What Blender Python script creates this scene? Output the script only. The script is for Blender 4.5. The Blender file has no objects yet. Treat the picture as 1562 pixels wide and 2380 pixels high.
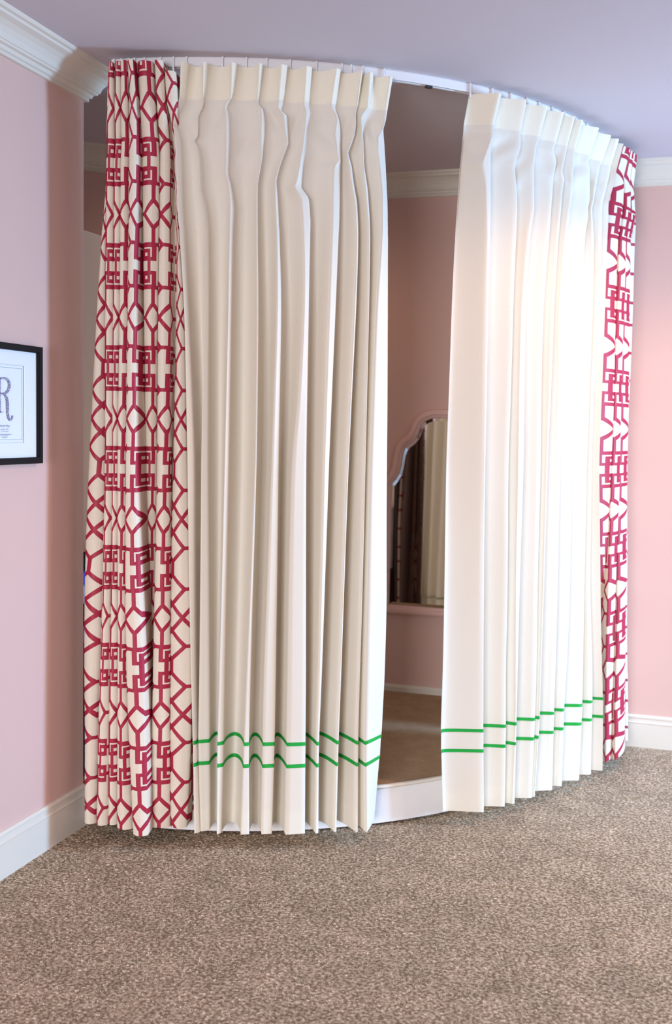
import bpy, bmesh, math, random
import numpy as np
from mathutils import Matrix, Vector
from math import sin, cos, pi, radians

random.seed(7)
SC = bpy.context.scene
COL = SC.collection

# ------------------------------------------------------------------ camera
CAM_H = 1.42
cd = bpy.data.cameras.new('camera')
cam = bpy.data.objects.new('camera', cd); COL.objects.link(cam)
cd.sensor_fit = 'HORIZONTAL'; cd.sensor_width = 36.0
cd.lens = 36.0 * 2489.35 / 1562.0
R_ = Vector((0.95118764, 0.30799081, 0.01958906))
U_ = Vector((-0.04318468, 0.06998267, 0.99661302))
F_ = Vector((-0.30557676, 0.94881193, -0.07986714))
cam.matrix_world = Matrix(((R_.x, U_.x, -F_.x, 0), (R_.y, U_.y, -F_.y, 0),
                           (R_.z, U_.z, -F_.z, CAM_H), (0, 0, 0, 1)))
cd.clip_start = 0.05
cd.dof.use_dof = True; cd.dof.focus_distance = 3.35; cd.dof.aperture_fstop = 4.5
SC.camera = cam

# ------------------------------------------------------------------ view, world, lights
SC.view_settings.view_transform = 'Standard'
SC.view_settings.look = 'None'
SC.view_settings.gamma = 1.0
SC.view_settings.use_curve_mapping = False
SC.view_settings.exposure = 0.0
w = bpy.data.worlds.new('world'); SC.world = w; w.use_nodes = True
w.node_tree.nodes['Background'].inputs[0].default_value = (0.55, 0.70, 1.0, 1)
w.node_tree.nodes['Background'].inputs[1].default_value = 0.6

def area(name, loc, rot, sx, sy, power, color, spread=pi):
    ld = bpy.data.lights.new(name, 'AREA'); ld.shape = 'RECTANGLE'
    ld.size = sx; ld.size_y = sy; ld.energy = power; ld.color = color; ld.spread = spread
    o = bpy.data.objects.new(name, ld); COL.objects.link(o)
    o.location = loc; o.rotation_euler = rot
    return o
# daylight through the window at the far end of the right wall, outside the picture
area('window_daylight', (2.84, 4.45, 1.3), (radians(90 - 20), 0, radians(90)), 0.48, 1.6, 192, (0.36, 0.64, 1.0), 2.6)
# daylight through the window behind the camera
area('window_daylight_behind', (-0.5, -3.05, 1.2), (radians(90 - 16), 0, 0), 1.7, 1.5, 112, (0.94, 0.95, 1.0), 1.9)
# recessed downlight in the ceiling, right of the curtains
def spot(name, loc, power, color, size, blend, soft):
    ld = bpy.data.lights.new(name, 'SPOT'); ld.energy = power; ld.color = color
    ld.spot_size = radians(size); ld.spot_blend = blend; ld.shadow_soft_size = soft
    o = bpy.data.objects.new(name, ld); COL.objects.link(o); o.location = loc
    return o
spot('downlight', (0.40, 3.55, 2.585), 84, (1.0, 0.58, 0.32), 150, 0.4, 0.05)

# weak warm fill light added over the stage to brighten the alcove
spot('stage_fill', (-1.75, 4.30, 2.58), 15, (1.0, 0.66, 0.42), 165, 0.8, 0.12)

# ------------------------------------------------------------------ helpers
def link(name, me, parent=None, mats=()):
    o = bpy.data.objects.new(name, me); COL.objects.link(o)
    if parent is not None: o.parent = parent
    for m in (mats if isinstance(mats, (list, tuple)) else [mats]): me.materials.append(m)
    return o
def tag(o, label=None, cat=None, group=None, kind=None):
    if label: o['label'] = label
    if cat: o['category'] = cat
    if group: o['group'] = group
    if kind: o['kind'] = kind
    return o
def thing(name, label, cat, loc=(0, 0, 0), group=None):
    o = bpy.data.objects.new(name, None); COL.objects.link(o); o.location = loc
    o.empty_display_size = 0.1
    return tag(o, label, cat, group)
def to_obj(name, bm, mat, parent=None, smooth=False, bevel=0.0):
    if bevel > 0:
        bmesh.ops.bevel(bm, geom=list(bm.edges), offset=bevel, segments=2, affect='EDGES', profile=0.5)
    bmesh.ops.recalc_face_normals(bm, faces=bm.faces)
    me = bpy.data.meshes.new(name); bm.to_mesh(me); bm.free()
    if smooth:
        for p in me.polygons: p.use_smooth = True
    o = link(name, me, parent, mat)
    if parent is not None:
        pl = parent.location
        if pl.length > 0:
            me.transform(Matrix.Translation(-pl))
    return o
def add_box(bm, x0, y0, z0, x1, y1, z1):
    vs = [bm.verts.new(p) for p in ((x0,y0,z0),(x1,y0,z0),(x1,y1,z0),(x0,y1,z0),(x0,y0,z1),(x1,y0,z1),(x1,y1,z1),(x0,y1,z1))]
    for f in ((3,2,1,0),(4,5,6,7),(0,1,5,4),(1,2,6,5),(2,3,7,6),(3,0,4,7)): bm.faces.new([vs[i] for i in f])
def box(name, a, b, mat, parent=None, bevel=0.0):
    bm = bmesh.new(); add_box(bm, *a, *b)
    return to_obj(name, bm, mat, parent, bevel=bevel)
def add_prism(bm, poly, z0, z1):
    n = len(poly)
    lo = [bm.verts.new((p[0], p[1], z0)) for p in poly]; hi = [bm.verts.new((p[0], p[1], z1)) for p in poly]
    bm.faces.new(lo[::-1]); bm.faces.new(hi)
    for i in range(n):
        j = (i + 1) % n; bm.faces.new((lo[i], lo[j], hi[j], hi[i]))
def struct(o, label, cat):
    return tag(o, label, cat, kind='structure')

# ---- node helper
class NT:
    def __init__(s, name):
        s.m = bpy.data.materials.new(name); s.m.use_nodes = True
        s.t = s.m.node_tree; s.n = s.t.nodes; s.l = s.t.links
        s.b = s.n['Principled BSDF']; s.out = s.n['Material Output']
    def new(s, ty, **kw):
        n = s.n.new(ty)
        for k, v in kw.items(): setattr(n, k, v)
        return n
    def put(s, sock, v):
        if hasattr(v, 'is_output'): s.l.new(v, sock)
        else: sock.default_value = v
    def math(s, op, a, b=0.0, c=0.0, clamp=False):
        n = s.new('ShaderNodeMath', operation=op, use_clamp=clamp)
        s.put(n.inputs[0], a); s.put(n.inputs[1], b); s.put(n.inputs[2], c)
        return n.outputs[0]
    def mix(s, fac, a, b):
        n = s.new('ShaderNodeMix', data_type='RGBA')
        s.put(n.inputs[0], fac); s.put(n.inputs[6], a); s.put(n.inputs[7], b)
        return n.outputs[2]
    def noise(s, scale, detail=2.0, vec=None, rough=0.5, out=0):
        n = s.new('ShaderNodeTexNoise'); n.inputs['Scale'].default_value = scale
        n.inputs['Detail'].default_value = detail; n.inputs['Roughness'].default_value = rough
        if vec is not None: s.l.new(vec, n.inputs['Vector'])
        return n.outputs[out]
    def coord(s, which='Object'):
        return s.new('ShaderNodeTexCoord').outputs[which]
    def bump(s, h, strength=0.3, dist=0.002):
        n = s.new('ShaderNodeBump'); n.inputs['Strength'].default_value = strength
        n.inputs['Distance'].default_value = dist; s.l.new(h, n.inputs['Height'])
        s.l.new(n.outputs[0], s.b.inputs['Normal']); return n.outputs[0]
    def base(s, v, rough=0.6, spec=0.3):
        s.put(s.b.inputs['Base Color'], v); s.b.inputs['Roughness'].default_value = rough
        s.b.inputs['Specular IOR Level'].default_value = spec
def lin(r, g, b):
    f = lambda c: (c/255/12.92 if c/255 <= 0.04045 else ((c/255+0.055)/1.055)**2.4)
    return (f(r), f(g), f(b), 1.0)

def plain(name, rgb, rough=0.6, spec=0.3, grain=0.03, scale=30, bump=0.0):
    t = NT(name); c = t.coord()
    nz = t.noise(scale, 3, c)
    k = t.math('MULTIPLY_ADD', nz, grain*2, 1-grain)
    mixn = t.new('ShaderNodeVectorMath', operation='SCALE'); mixn.inputs[0].default_value = lin(*rgb)[:3]
    t.l.new(k, mixn.inputs['Scale'])
    t.base(mixn.outputs[0], rough, spec)
    if bump: t.bump(t.noise(scale*6, 2, c), bump, 0.001)
    return t.m

M_wall = plain('pink_wall_paint', (222, 186, 175), 0.75, 0.2, 0.012, 4, 0.05)
M_ceil = plain('ceiling_paint', (208, 200, 206), 0.85, 0.1, 0.01, 3, 0.04)
M_trim = plain('white_trim_paint', (226, 219, 206), 0.42, 0.4, 0.01, 6)
M_white = plain('white_satin', (238, 236, 236), 0.4, 0.4, 0.01, 8)
M_black = plain('black_frame_lacquer', (7, 7, 8), 0.5, 0.2, 0.05, 20)
M_plastic = plain('white_plastic', (236, 234, 236), 0.35, 0.4, 0.01, 20)
M_dark = plain('dark_metal', (50, 52, 62), 0.4, 0.4, 0.02, 20)

# ------------------------------------------------------------------ the room
XL, YB, YE, ZT = -1.9763, 4.9944, 3.2674, 2.5957
ZP = 0.137
XR, YF, XA = 2.9, -3.2, -3.2

struct(box('floor', (XA, YF, -0.08), (XR, YB + 0.12, -0.012), plain('carpet_backing', (92, 76, 62), 0.95, 0.05, 0.2, 60)),
       'beige carpeted floor in front of the curtains', 'floor')
struct(box('ceiling', (XA, YF, ZT), (XR, YB + 0.12, ZT + 0.1), M_ceil), 'smooth white ceiling above the curved curtain track', 'ceiling')
struct(box('wall_left', (XL - 0.14, YF, 0), (XL, YE, ZT), M_wall), 'pink wall at left carrying the black framed print', 'wall')
struct(box('wall_back', (-1.9, YB, 0), (XR + 0.1, YB + 0.12, ZT), M_wall), 'pink wall behind the curtains carrying the arched mirror', 'wall')
WY0, WY1, WZ0, WZ1 = 4.18, 4.72, 0.45, 2.15
bm = bmesh.new()
add_box(bm, XR, YF, 0, XR + .1, WY0, ZT); add_box(bm, XR, WY1, 0, XR + .1, YB, ZT)
add_box(bm, XR, WY0, 0, XR + .1, WY1, WZ0); add_box(bm, XR, WY0, WZ1, XR + .1, WY1, ZT)
struct(to_obj('wall_right', bm, M_wall), 'pink wall on the right side of the room', 'wall')
# angled wall of the alcove
bm = bmesh.new()
add_prism(bm, [(-1.672, YB), (-3.2, 3.466), (-3.3, 3.466), (-3.3, YB + 0.12), (-1.672, YB + 0.12)], 0, ZT)
struct(to_obj('wall_corner', bm, M_wall), 'angled pink wall seen past the end of the left wall', 'wall')
struct(box('wall_alcove', (XA - 0.1, 2.9, 0), (XL - 0.14, 3.0, ZT), M_wall), 'pink wall closing the alcove behind the left wall', 'wall')
bm = bmesh.new()
FX0, FX1, FZ0, FZ1 = -1.4, 0.4, 0.4, 2.0
add_box(bm, XL - 0.14, YF - 0.1, 0, FX0, YF, ZT); add_box(bm, FX1, YF - 0.1, 0, XR, YF, ZT)
add_box(bm, FX0, YF - 0.1, 0, FX1, YF, FZ0); add_box(bm, FX0, YF - 0.1, FZ1, FX1, YF, ZT)
struct(to_obj('wall_front', bm, M_wall), 'pink wall behind the viewer', 'wall')
# window frames
def window(name, x0, x1, z0, z1, y0, y1, label, turn=False):
    bm = bmesh.new(); t = 0.05
    add_box(bm, x0, y0, z0, x0 + t, y1, z1); add_box(bm, x1 - t, y0, z0, x1, y1, z1)
    add_box(bm, x0 + t, y0, z0, x1 - t, y1, z0 + t); add_box(bm, x0 + t, y0, z1 - t, x1 - t, y1, z1)
    ym = (y0 + y1) / 2
    add_box(bm, x0 + t, ym - 0.015, (z0 + z1) / 2 - 0.02, x1 - t, ym + 0.015, (z0 + z1) / 2 + 0.02)
    if turn:
        bmesh.ops.transform(bm, matrix=Matrix(((0, 1, 0, 0), (1, 0, 0, 0), (0, 0, 1, 0), (0, 0, 0, 1))), verts=bm.verts)
    return struct(to_obj(name, bm, M_trim), label, 'window')
window('window_1', WY0, WY1, WZ0, WZ1, XR + 0.02, XR + 0.09, 'white framed window in the right wall', True)
window('window_2', FX0, FX1, FZ0, FZ1, YF - 0.09, YF - 0.02, 'white framed low window behind the viewer')

# crown moulding and baseboards swept along the walls
CROWN = [(0, 2.4969), (.013, 2.4969), (.013, 2.507), (.02, 2.509), (.024, 2.519), (.034, 2.522), (.036, 2.528), (.040, 2.529),
         (.045, 2.544), (.055, 2.558), (.068, 2.569), (.083, 2.575), (.086, 2.576), (.088, 2.583), (.098, 2.586), (.103, 2.5957), (0, 2.5957)]
BASE = [(0, -.012), (.015, -.012), (.015, .099), (.0165, .101), (.0165, .104), (.011, .107), (.011, .118), (.008, .121), (.012, .123), (.012, .130), (.006, .1368), (0, .1368)]
def sweep(bm, path, prof, side=1):
    """path: list of (x,y); the profile offset points to the left of travel * side"""
    n = len(path); rows = []
    for i, p in enumerate(path):
        p = Vector(p)
        d0 = (p - Vector(path[i-1])).normalized() if i > 0 else None
        d1 = (Vector(path[i+1]) - p).normalized() if i < n - 1 else None
        n0 = Vector((-d0.y, d0.x)) * side if d0 else None
        n1 = Vector((-d1.y, d1.x)) * side if d1 else None
        if n0 is None: m = n1
        elif n1 is None: m = n0
        else:
            m = (n0 + n1).normalized(); m = m / max(0.3, m.dot(n0))
        rows.append([bm.verts.new((p.x + m.x * o, p.y + m.y * o, z)) for o, z in prof])
    k = len(prof)
    for a, b in zip(rows[:-1], rows[1:]):
        for j in range(k):
            jj = (j + 1) % k; bm.faces.new((a[j], a[jj], b[jj], b[j]))
    bm.faces.new(rows[0]); bm.faces.new(rows[-1][::-1])
bm = bmesh.new()
sweep(bm, [(XL, YF), (XL, YE), (XL - 0.14, YE), (XL - 0.14, 3.0), (XA + 0.3, 3.0)], CROWN, side=-1)
struct(to_obj('trim_1', bm, M_trim), 'white crown moulding along the top of the left wall', 'moulding')
bm = bmesh.new()
sweep(bm, [(XR, YF), (XR, YB), (-1.672, YB), (-3.15, 3.516)], CROWN, side=1)
struct(to_obj('trim_2', bm, M_trim), 'white crown moulding along the top of the far wall', 'moulding')
bm = bmesh.new()
sweep(bm, [(XL, YF), (XL, YE)], BASE, side=-1)
struct(to_obj('baseboard_left', bm, M_trim), 'white baseboard along the left wall', 'baseboard')
bm = bmesh.new()
sweep(bm, [(XR, YB), (-0.30, YB)], BASE, side=1)
struct(to_obj('baseboard_back', bm, M_trim), 'white baseboard along the far wall right of the curtains', 'baseboard')
bm = bmesh.new()
sweep(bm, [(-0.42, YB), (-1.672, YB), (-3.15, 3.516)], [(0, ZP), (.012, ZP), (.012, ZP + .022), (.006, ZP + .034), (0, ZP + .034)], side=1)
struct(to_obj('baseboard_stage', bm, M_trim), 'thin white baseboard along the far wall on the raised stage', 'baseboard')
struct(box('door_1', (-2.19, 3.30, ZP), (-2.15, 4.05, 2.128), M_white, bevel=0.003), 'white door leaf standing open past the left wall end', 'door')

# ------------------------------------------------------------------ raised stage behind the curtains
CX, CY = -1.94635, 4.80439          # centre of the curved track
def P(phi, r, z=0.0):
    a = radians(phi); return Vector((CX + r * sin(a), CY - r * cos(a), z))
st = thing('raised_stage', 'low curved stage with tan carpet top and white riser behind the curtains', 'stage', (CX, CY, 0))
def stage_poly(r):
    pts = [P(a, r) for a in np.linspace(0.5, 97, 80)]
    poly = [(p.x, p.y) for p in pts if p.y < YB - 0.002]
    poly += [(poly[-1][0], YB - 0.001), (-1.66, YB - 0.001), (-3.15, 3.50), (-3.15, 3.02), (-2.13, 3.02), (-2.13, 3.29), (XL + 0.004, 3.29)]
    return poly
M_tan = None
t = NT('tan_low_pile_carpet'); c = t.coord()
n1 = t.noise(260, 3, c); n2 = t.noise(14, 3, c)
mp = t.new('ShaderNodeMapping'); mp.inputs['Scale'].default_value = (60, 300, 60); t.l.new(c, mp.inputs[0])
n3 = t.noise(1.0, 2, mp.outputs[0])
f = t.math('ADD', t.math('MULTIPLY', n1, 0.6), t.math('MULTIPLY', n3, 0.4))
f = t.math('ADD', f, t.math('MULTIPLY_ADD', n2, 0.5, -0.25))
t.base(t.mix(f, lin(138, 112, 88), lin(206, 178, 146)), 0.95, 0.05); t.bump(f, 0.8, 0.004)
M_tan = t.m
bm = bmesh.new(); add_prism(bm, stage_poly(1.522), 0.0, ZP - 0.012); to_obj('riser', bm, M_white, st)
bm = bmesh.new(); add_prism(bm, stage_poly(1.520), ZP - 0.012, ZP); to_obj('carpet_top', bm, M_tan, st)
bm = bmesh.new()
pr = [(1.520, ZP - .009), (1.529, ZP - .009), (1.531, ZP - .004), (1.529, ZP + .001), (1.520, ZP + .003), (1.512, ZP + .002), (1.512, ZP - .009)]
rows = []
for a in np.linspace(1.5, 96.5, 140):
    rows.append([bm.verts.new(P(a, r, z)) for r, z in pr])
for a, b in zip(rows[:-1], rows[1:]):
    for j in range(len(pr)):
        jj = (j + 1) % len(pr); bm.faces.new((a[j], a[jj], b[jj], b[j]))
to_obj('nosing_strip', bm, M_trim, st, smooth=True)

# ------------------------------------------------------------------ curved ceiling track
TR = 1.621
tk = thing('curtain_track', 'curved white curtain track fixed to the ceiling', 'curtain track', (CX, CY, ZT))
def arc_sweep(bm, prof, a0, a1, n, closed_ends=True):
    rows = [[bm.verts.new(P(a, r, z)) for r, z in prof] for a in np.linspace(a0, a1, n)]
    k = len(prof)
    for p, q in zip(rows[:-1], rows[1:]):
        for j in range(k):
            jj = (j + 1) % k; bm.faces.new((p[j], p[jj], q[jj], q[j]))
    bm.faces.new(rows[0]); bm.faces.new(rows[-1][::-1])
bm = bmesh.new()
arc_sweep(bm, [(TR, ZT), (TR + .002, ZT - .004), (TR + .002, ZT - .027), (TR, ZT - .030), (TR - .008, ZT - .030), (TR - .008, ZT - .025),
               (TR - .016, ZT - .025), (TR - .016, ZT - .030), (TR - .024, ZT - .030), (TR - .024, ZT)], 4.3, 93.5, 160)
to_obj('rail', bm, M_plastic, tk)
for a in (24.4, 42.2):
    bm = bmesh.new()
    p = P(a, TR - .012, ZT - .033)
    m = Matrix.Translation(p) @ Matrix.Rotation(radians(a), 4, 'Z') @ Matrix.Diagonal((0.022, 0.014, 0.008, 1))
    bmesh.ops.create_cube(bm, size=1.0, matrix=m)
    o = to_obj('joint_clip', bm, M_dark, tk); o['label'] = 'small dark clip under the rail'

# ------------------------------------------------------------------ curtains
ZL = [2.56, 2.46, 2.445, 2.43, 2.415, 2.4, 2.385, 2.37, 2.355, 2.34, 2.325, 2.31, 2.295, 2.28, 2.265, 2.25, 2.235, 2.22, 2.205, 2.19, 2.175, 2.16, 2.145, 2.13, 2.115, 2.1, 2.085, 2.07, 2.055, 2.04, 2.025, 2.01, 1.96, 1.88, 1.75, 1.5, 1.3, 1.05, 0.8, 0.55, 0.351, 0.271, 0.045]
DATA = {
 'WL': ([
   ([13.1,12.77,12.68,12.6,12.41,12.19,12.01,12.09,12.16,12.21,12.26,12.3,12.33,12.35,12.37,12.39,12.42,12.44,12.46,12.49,12.51,12.53,12.55,12.58,12.6,12.64,12.69,12.73,12.77,12.82,12.86,12.9,13.05,13.28,13.53,13.79,13.98,14.13,14.31,14.54,14.75,14.89,15.26],
    [1.685,1.657,1.657,1.657,1.656,1.656,1.656,1.656,1.656,1.655,1.655,1.655,1.655,1.655,1.655,1.655,1.655,1.655,1.655,1.655,1.655,1.655,1.655,1.655,1.655,1.655,1.655,1.655,1.655,1.655,1.655,1.655,1.655,1.655,1.655,1.655,1.655,1.649,1.643,1.637,1.632,1.641,1.668]),
   ([13.83,13.32,13.16,13.0,12.61,12.22,12.02,12.4,12.62,12.72,12.81,12.88,12.9,12.91,12.93,12.95,12.96,12.98,12.99,13.01,13.02,13.04,13.05,13.07,13.09,13.12,13.16,13.19,13.23,13.26,13.29,13.33,13.44,13.62,13.88,14.33,14.62,14.66,14.74,14.87,15.06,15.26,15.81],
    [1.672,1.644,1.644,1.644,1.644,1.643,1.643,1.643,1.643,1.643,1.642,1.642,1.642,1.642,1.642,1.642,1.642,1.642,1.642,1.642,1.642,1.642,1.642,1.642,1.642,1.642,1.642,1.642,1.642,1.642,1.642,1.642,1.642,1.643,1.643,1.643,1.643,1.636,1.63,1.623,1.618,1.628,1.656]),
   ([15.53,15.36,15.45,15.39,15.12,14.87,14.86,14.84,14.83,14.81,14.43,14.7,14.79,14.89,14.97,15.0,15.03,15.05,15.08,15.11,15.14,15.23,15.33,15.43,15.53,15.61,15.64,15.66,15.69,15.71,15.72,15.72,15.72,15.71,15.68,15.58,15.51,15.49,15.45,15.39,15.25,15.4,15.87],
    [1.685,1.657,1.656,1.655,1.654,1.653,1.651,1.65,1.649,1.648,1.647,1.646,1.645,1.645,1.645,1.645,1.645,1.645,1.645,1.645,1.645,1.645,1.645,1.645,1.645,1.645,1.645,1.645,1.645,1.645,1.645,1.645,1.645,1.645,1.645,1.645,1.645,1.636,1.628,1.619,1.612,1.621,1.648]),
   ([15.98,15.61,15.55,15.36,15.11,14.93,14.9,14.88,14.85,14.76,14.55,14.94,15.05,15.16,15.24,15.26,15.28,15.3,15.32,15.34,15.36,15.48,15.59,15.7,15.81,15.89,15.93,15.96,16.0,16.04,16.05,16.06,16.08,16.1,16.13,16.14,16.16,16.27,16.37,16.46,16.53,16.62,16.87],
    [1.672,1.644,1.643,1.642,1.641,1.64,1.639,1.637,1.636,1.635,1.634,1.633,1.632,1.632,1.632,1.632,1.632,1.632,1.632,1.632,1.632,1.632,1.632,1.632,1.632,1.632,1.632,1.632,1.632,1.632,1.632,1.632,1.632,1.633,1.633,1.633,1.633,1.624,1.615,1.605,1.598,1.608,1.636]),
   ([18.59,18.5,18.05,17.79,17.89,17.97,18.01,18.01,18.02,18.02,18.03,18.03,18.03,18.03,18.02,18.02,18.02,18.02,18.19,18.37,18.44,18.46,18.49,18.52,18.54,18.53,18.52,18.52,18.51,18.5,18.49,18.49,18.48,18.47,18.44,18.33,18.25,18.12,17.98,17.81,17.67,17.72,17.87],
    [1.685,1.657,1.657,1.657,1.656,1.656,1.656,1.656,1.656,1.655,1.655,1.655,1.655,1.655,1.655,1.655,1.655,1.655,1.655,1.655,1.655,1.655,1.655,1.655,1.655,1.655,1.655,1.655,1.655,1.655,1.655,1.655,1.655,1.655,1.655,1.655,1.655,1.649,1.643,1.637,1.632,1.641,1.668]),
   ([19.15,18.66,18.25,18.05,18.21,18.32,18.35,18.35,18.36,18.36,18.37,18.35,18.34,18.32,18.31,18.29,18.28,18.29,18.45,18.6,18.69,18.77,18.85,18.93,18.98,18.96,18.93,18.91,18.89,18.87,18.85,18.83,18.82,18.79,18.75,18.7,18.65,18.56,18.47,18.38,18.33,18.33,18.33],
    [1.672,1.644,1.644,1.644,1.644,1.643,1.643,1.643,1.643,1.643,1.642,1.642,1.642,1.642,1.642,1.642,1.642,1.642,1.642,1.642,1.642,1.642,1.642,1.642,1.642,1.642,1.642,1.642,1.642,1.642,1.642,1.642,1.642,1.643,1.643,1.643,1.643,1.636,1.63,1.623,1.618,1.628,1.656]),
   ([21.59,21.43,21.4,21.85,21.89,21.87,21.86,21.87,21.88,21.9,21.91,21.92,21.94,21.95,21.91,21.83,21.76,21.68,21.61,21.53,21.52,21.51,21.51,21.51,21.51,21.51,21.52,21.53,21.54,21.54,21.55,21.56,21.61,21.68,21.76,21.8,21.79,21.59,21.35,21.08,20.88,20.81,20.64],
    [1.685,1.657,1.657,1.657,1.656,1.656,1.656,1.656,1.656,1.655,1.655,1.655,1.655,1.655,1.655,1.655,1.655,1.655,1.655,1.655,1.655,1.655,1.655,1.655,1.655,1.655,1.655,1.655,1.655,1.655,1.655,1.655,1.655,1.655,1.655,1.655,1.655,1.649,1.643,1.637,1.632,1.641,1.668]),
   ([21.96,21.6,21.55,22.07,22.19,22.27,22.34,22.3,22.27,22.24,22.2,22.17,22.14,22.1,22.02,21.94,21.86,21.77,21.69,21.61,21.62,21.63,21.63,21.64,21.65,21.66,21.66,21.67,21.68,21.68,21.69,21.7,21.75,21.83,21.89,21.91,21.89,21.75,21.62,21.49,21.38,21.43,21.59],
    [1.672,1.644,1.644,1.644,1.644,1.643,1.643,1.643,1.643,1.643,1.642,1.642,1.642,1.642,1.642,1.642,1.642,1.642,1.642,1.642,1.642,1.642,1.642,1.642,1.642,1.642,1.642,1.642,1.642,1.642,1.642,1.642,1.642,1.643,1.643,1.643,1.643,1.639,1.635,1.631,1.628,1.637,1.664]),
   ([23.92,23.72,23.69,23.73,24.27,24.35,24.42,24.51,24.59,24.7,24.82,24.7,24.49,24.29,24.12,23.96,23.8,23.67,23.54,23.54,23.56,23.58,23.6,23.62,23.65,23.68,23.71,23.74,23.78,23.81,23.84,23.87,23.9,23.97,23.97,23.82,23.69,23.51,23.32,23.12,23.11,23.08,23.02],
    [1.685,1.657,1.657,1.657,1.656,1.656,1.656,1.656,1.656,1.655,1.655,1.655,1.655,1.655,1.655,1.655,1.655,1.655,1.655,1.655,1.655,1.655,1.655,1.655,1.655,1.655,1.655,1.655,1.655,1.655,1.655,1.655,1.655,1.655,1.655,1.655,1.655,1.649,1.643,1.637,1.632,1.641,1.668]),
   ([24.65,24.33,24.25,24.01,24.74,24.81,24.85,24.88,24.91,24.94,24.98,24.78,24.57,24.37,24.21,24.04,23.9,23.79,23.69,23.73,23.77,23.81,23.85,23.89,23.92,23.95,23.98,24.01,24.04,24.08,24.11,24.14,24.23,24.37,24.46,24.42,24.39,24.42,24.44,24.46,24.45,24.39,24.23],
    [1.672,1.644,1.644,1.644,1.644,1.643,1.643,1.643,1.643,1.643,1.642,1.642,1.642,1.642,1.642,1.642,1.642,1.642,1.642,1.642,1.642,1.642,1.642,1.642,1.642,1.642,1.642,1.642,1.642,1.642,1.642,1.642,1.642,1.643,1.643,1.643,1.643,1.639,1.635,1.631,1.628,1.637,1.664]),
   ([26.65,26.56,26.55,26.83,26.86,26.82,26.78,26.74,26.69,26.64,26.59,26.54,26.45,26.36,26.27,26.18,26.09,26.0,25.89,25.6,25.88,26.27,26.46,26.5,26.54,26.58,26.62,26.66,26.7,26.74,26.78,26.82,26.95,27.02,27.0,26.63,26.02,25.94,25.91,25.95,25.94,25.9,25.79],
    [1.685,1.657,1.657,1.657,1.656,1.656,1.656,1.656,1.656,1.655,1.655,1.655,1.655,1.655,1.655,1.655,1.655,1.655,1.655,1.655,1.655,1.655,1.655,1.655,1.655,1.655,1.655,1.655,1.655,1.655,1.655,1.655,1.655,1.655,1.655,1.655,1.655,1.651,1.647,1.643,1.64,1.649,1.676]),
   ([27.32,27.15,27.11,27.24,27.16,27.06,26.96,26.88,26.83,26.78,26.73,26.68,26.65,26.62,26.58,26.55,26.52,26.48,26.45,26.46,26.88,27.3,27.42,27.47,27.51,27.56,27.61,27.62,27.61,27.61,27.61,27.6,27.59,27.58,27.58,27.57,27.6,27.73,27.88,28.04,28.12,28.1,28.06],
    [1.672,1.644,1.644,1.644,1.644,1.643,1.643,1.643,1.643,1.643,1.642,1.642,1.642,1.642,1.642,1.642,1.642,1.642,1.642,1.642,1.642,1.642,1.642,1.642,1.642,1.642,1.642,1.642,1.642,1.642,1.642,1.642,1.642,1.643,1.643,1.643,1.643,1.641,1.639,1.637,1.636,1.645,1.672]),
   ([29.96,29.62,29.66,30.03,30.33,30.35,30.25,30.12,30.13,30.26,30.38,30.5,30.64,30.73,30.2,30.07,30.05,30.03,30.03,30.03,30.03,30.04,30.04,30.05,30.05,30.06,30.06,30.05,30.04,30.04,30.03,30.02,29.99,29.93,29.85,29.73,29.65,29.63,29.61,29.58,29.49,29.43,29.29],
    [1.685,1.657,1.657,1.657,1.656,1.656,1.656,1.656,1.656,1.655,1.655,1.655,1.655,1.655,1.655,1.655,1.655,1.655,1.655,1.655,1.655,1.655,1.655,1.655,1.655,1.655,1.655,1.655,1.655,1.655,1.655,1.655,1.655,1.655,1.655,1.655,1.655,1.652,1.648,1.645,1.642,1.651,1.678]),
   ([30.54,30.21,30.18,30.43,30.63,30.76,30.83,30.9,30.92,30.94,30.96,30.98,31.01,31.01,30.98,30.98,30.97,30.97,30.97,30.96,30.96,30.96,30.96,30.96,30.96,30.96,30.95,30.94,30.92,30.91,30.89,30.88,30.83,30.77,30.66,30.44,30.28,30.16,30.03,29.89,29.72,29.69,29.62],
    [1.672,1.644,1.644,1.644,1.644,1.643,1.643,1.643,1.643,1.643,1.642,1.642,1.642,1.642,1.642,1.642,1.642,1.642,1.642,1.642,1.642,1.642,1.642,1.642,1.642,1.642,1.642,1.642,1.642,1.642,1.642,1.642,1.642,1.643,1.643,1.643,1.643,1.642,1.64,1.639,1.638,1.647,1.674]),
   ([32.76,32.61,32.49,32.39,32.43,32.46,32.41,32.34,32.21,32.03,31.84,31.66,31.68,31.81,31.93,32.01,32.08,32.15,32.26,32.37,32.49,32.6,32.68,32.72,32.75,32.79,32.83,32.88,32.93,32.97,33.01,33.01,32.98,32.94,32.83,32.59,32.43,32.31,32.21,32.1,31.96,31.85,31.55],
    [1.685,1.657,1.657,1.657,1.656,1.656,1.656,1.656,1.656,1.655,1.655,1.655,1.655,1.655,1.655,1.655,1.655,1.655,1.655,1.655,1.655,1.655,1.655,1.655,1.655,1.655,1.655,1.655,1.655,1.655,1.655,1.655,1.655,1.655,1.655,1.655,1.655,1.651,1.647,1.643,1.64,1.649,1.676]),
   ([33.08,32.84,32.7,32.68,32.71,32.74,32.67,32.59,32.43,32.23,32.03,31.83,31.97,32.16,32.32,32.39,32.47,32.55,32.66,32.77,32.89,33.0,33.07,33.1,33.14,33.18,33.21,33.23,33.25,33.28,33.29,33.28,33.26,33.21,33.1,32.83,32.64,32.51,32.38,32.26,32.15,32.06,31.79],
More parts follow.
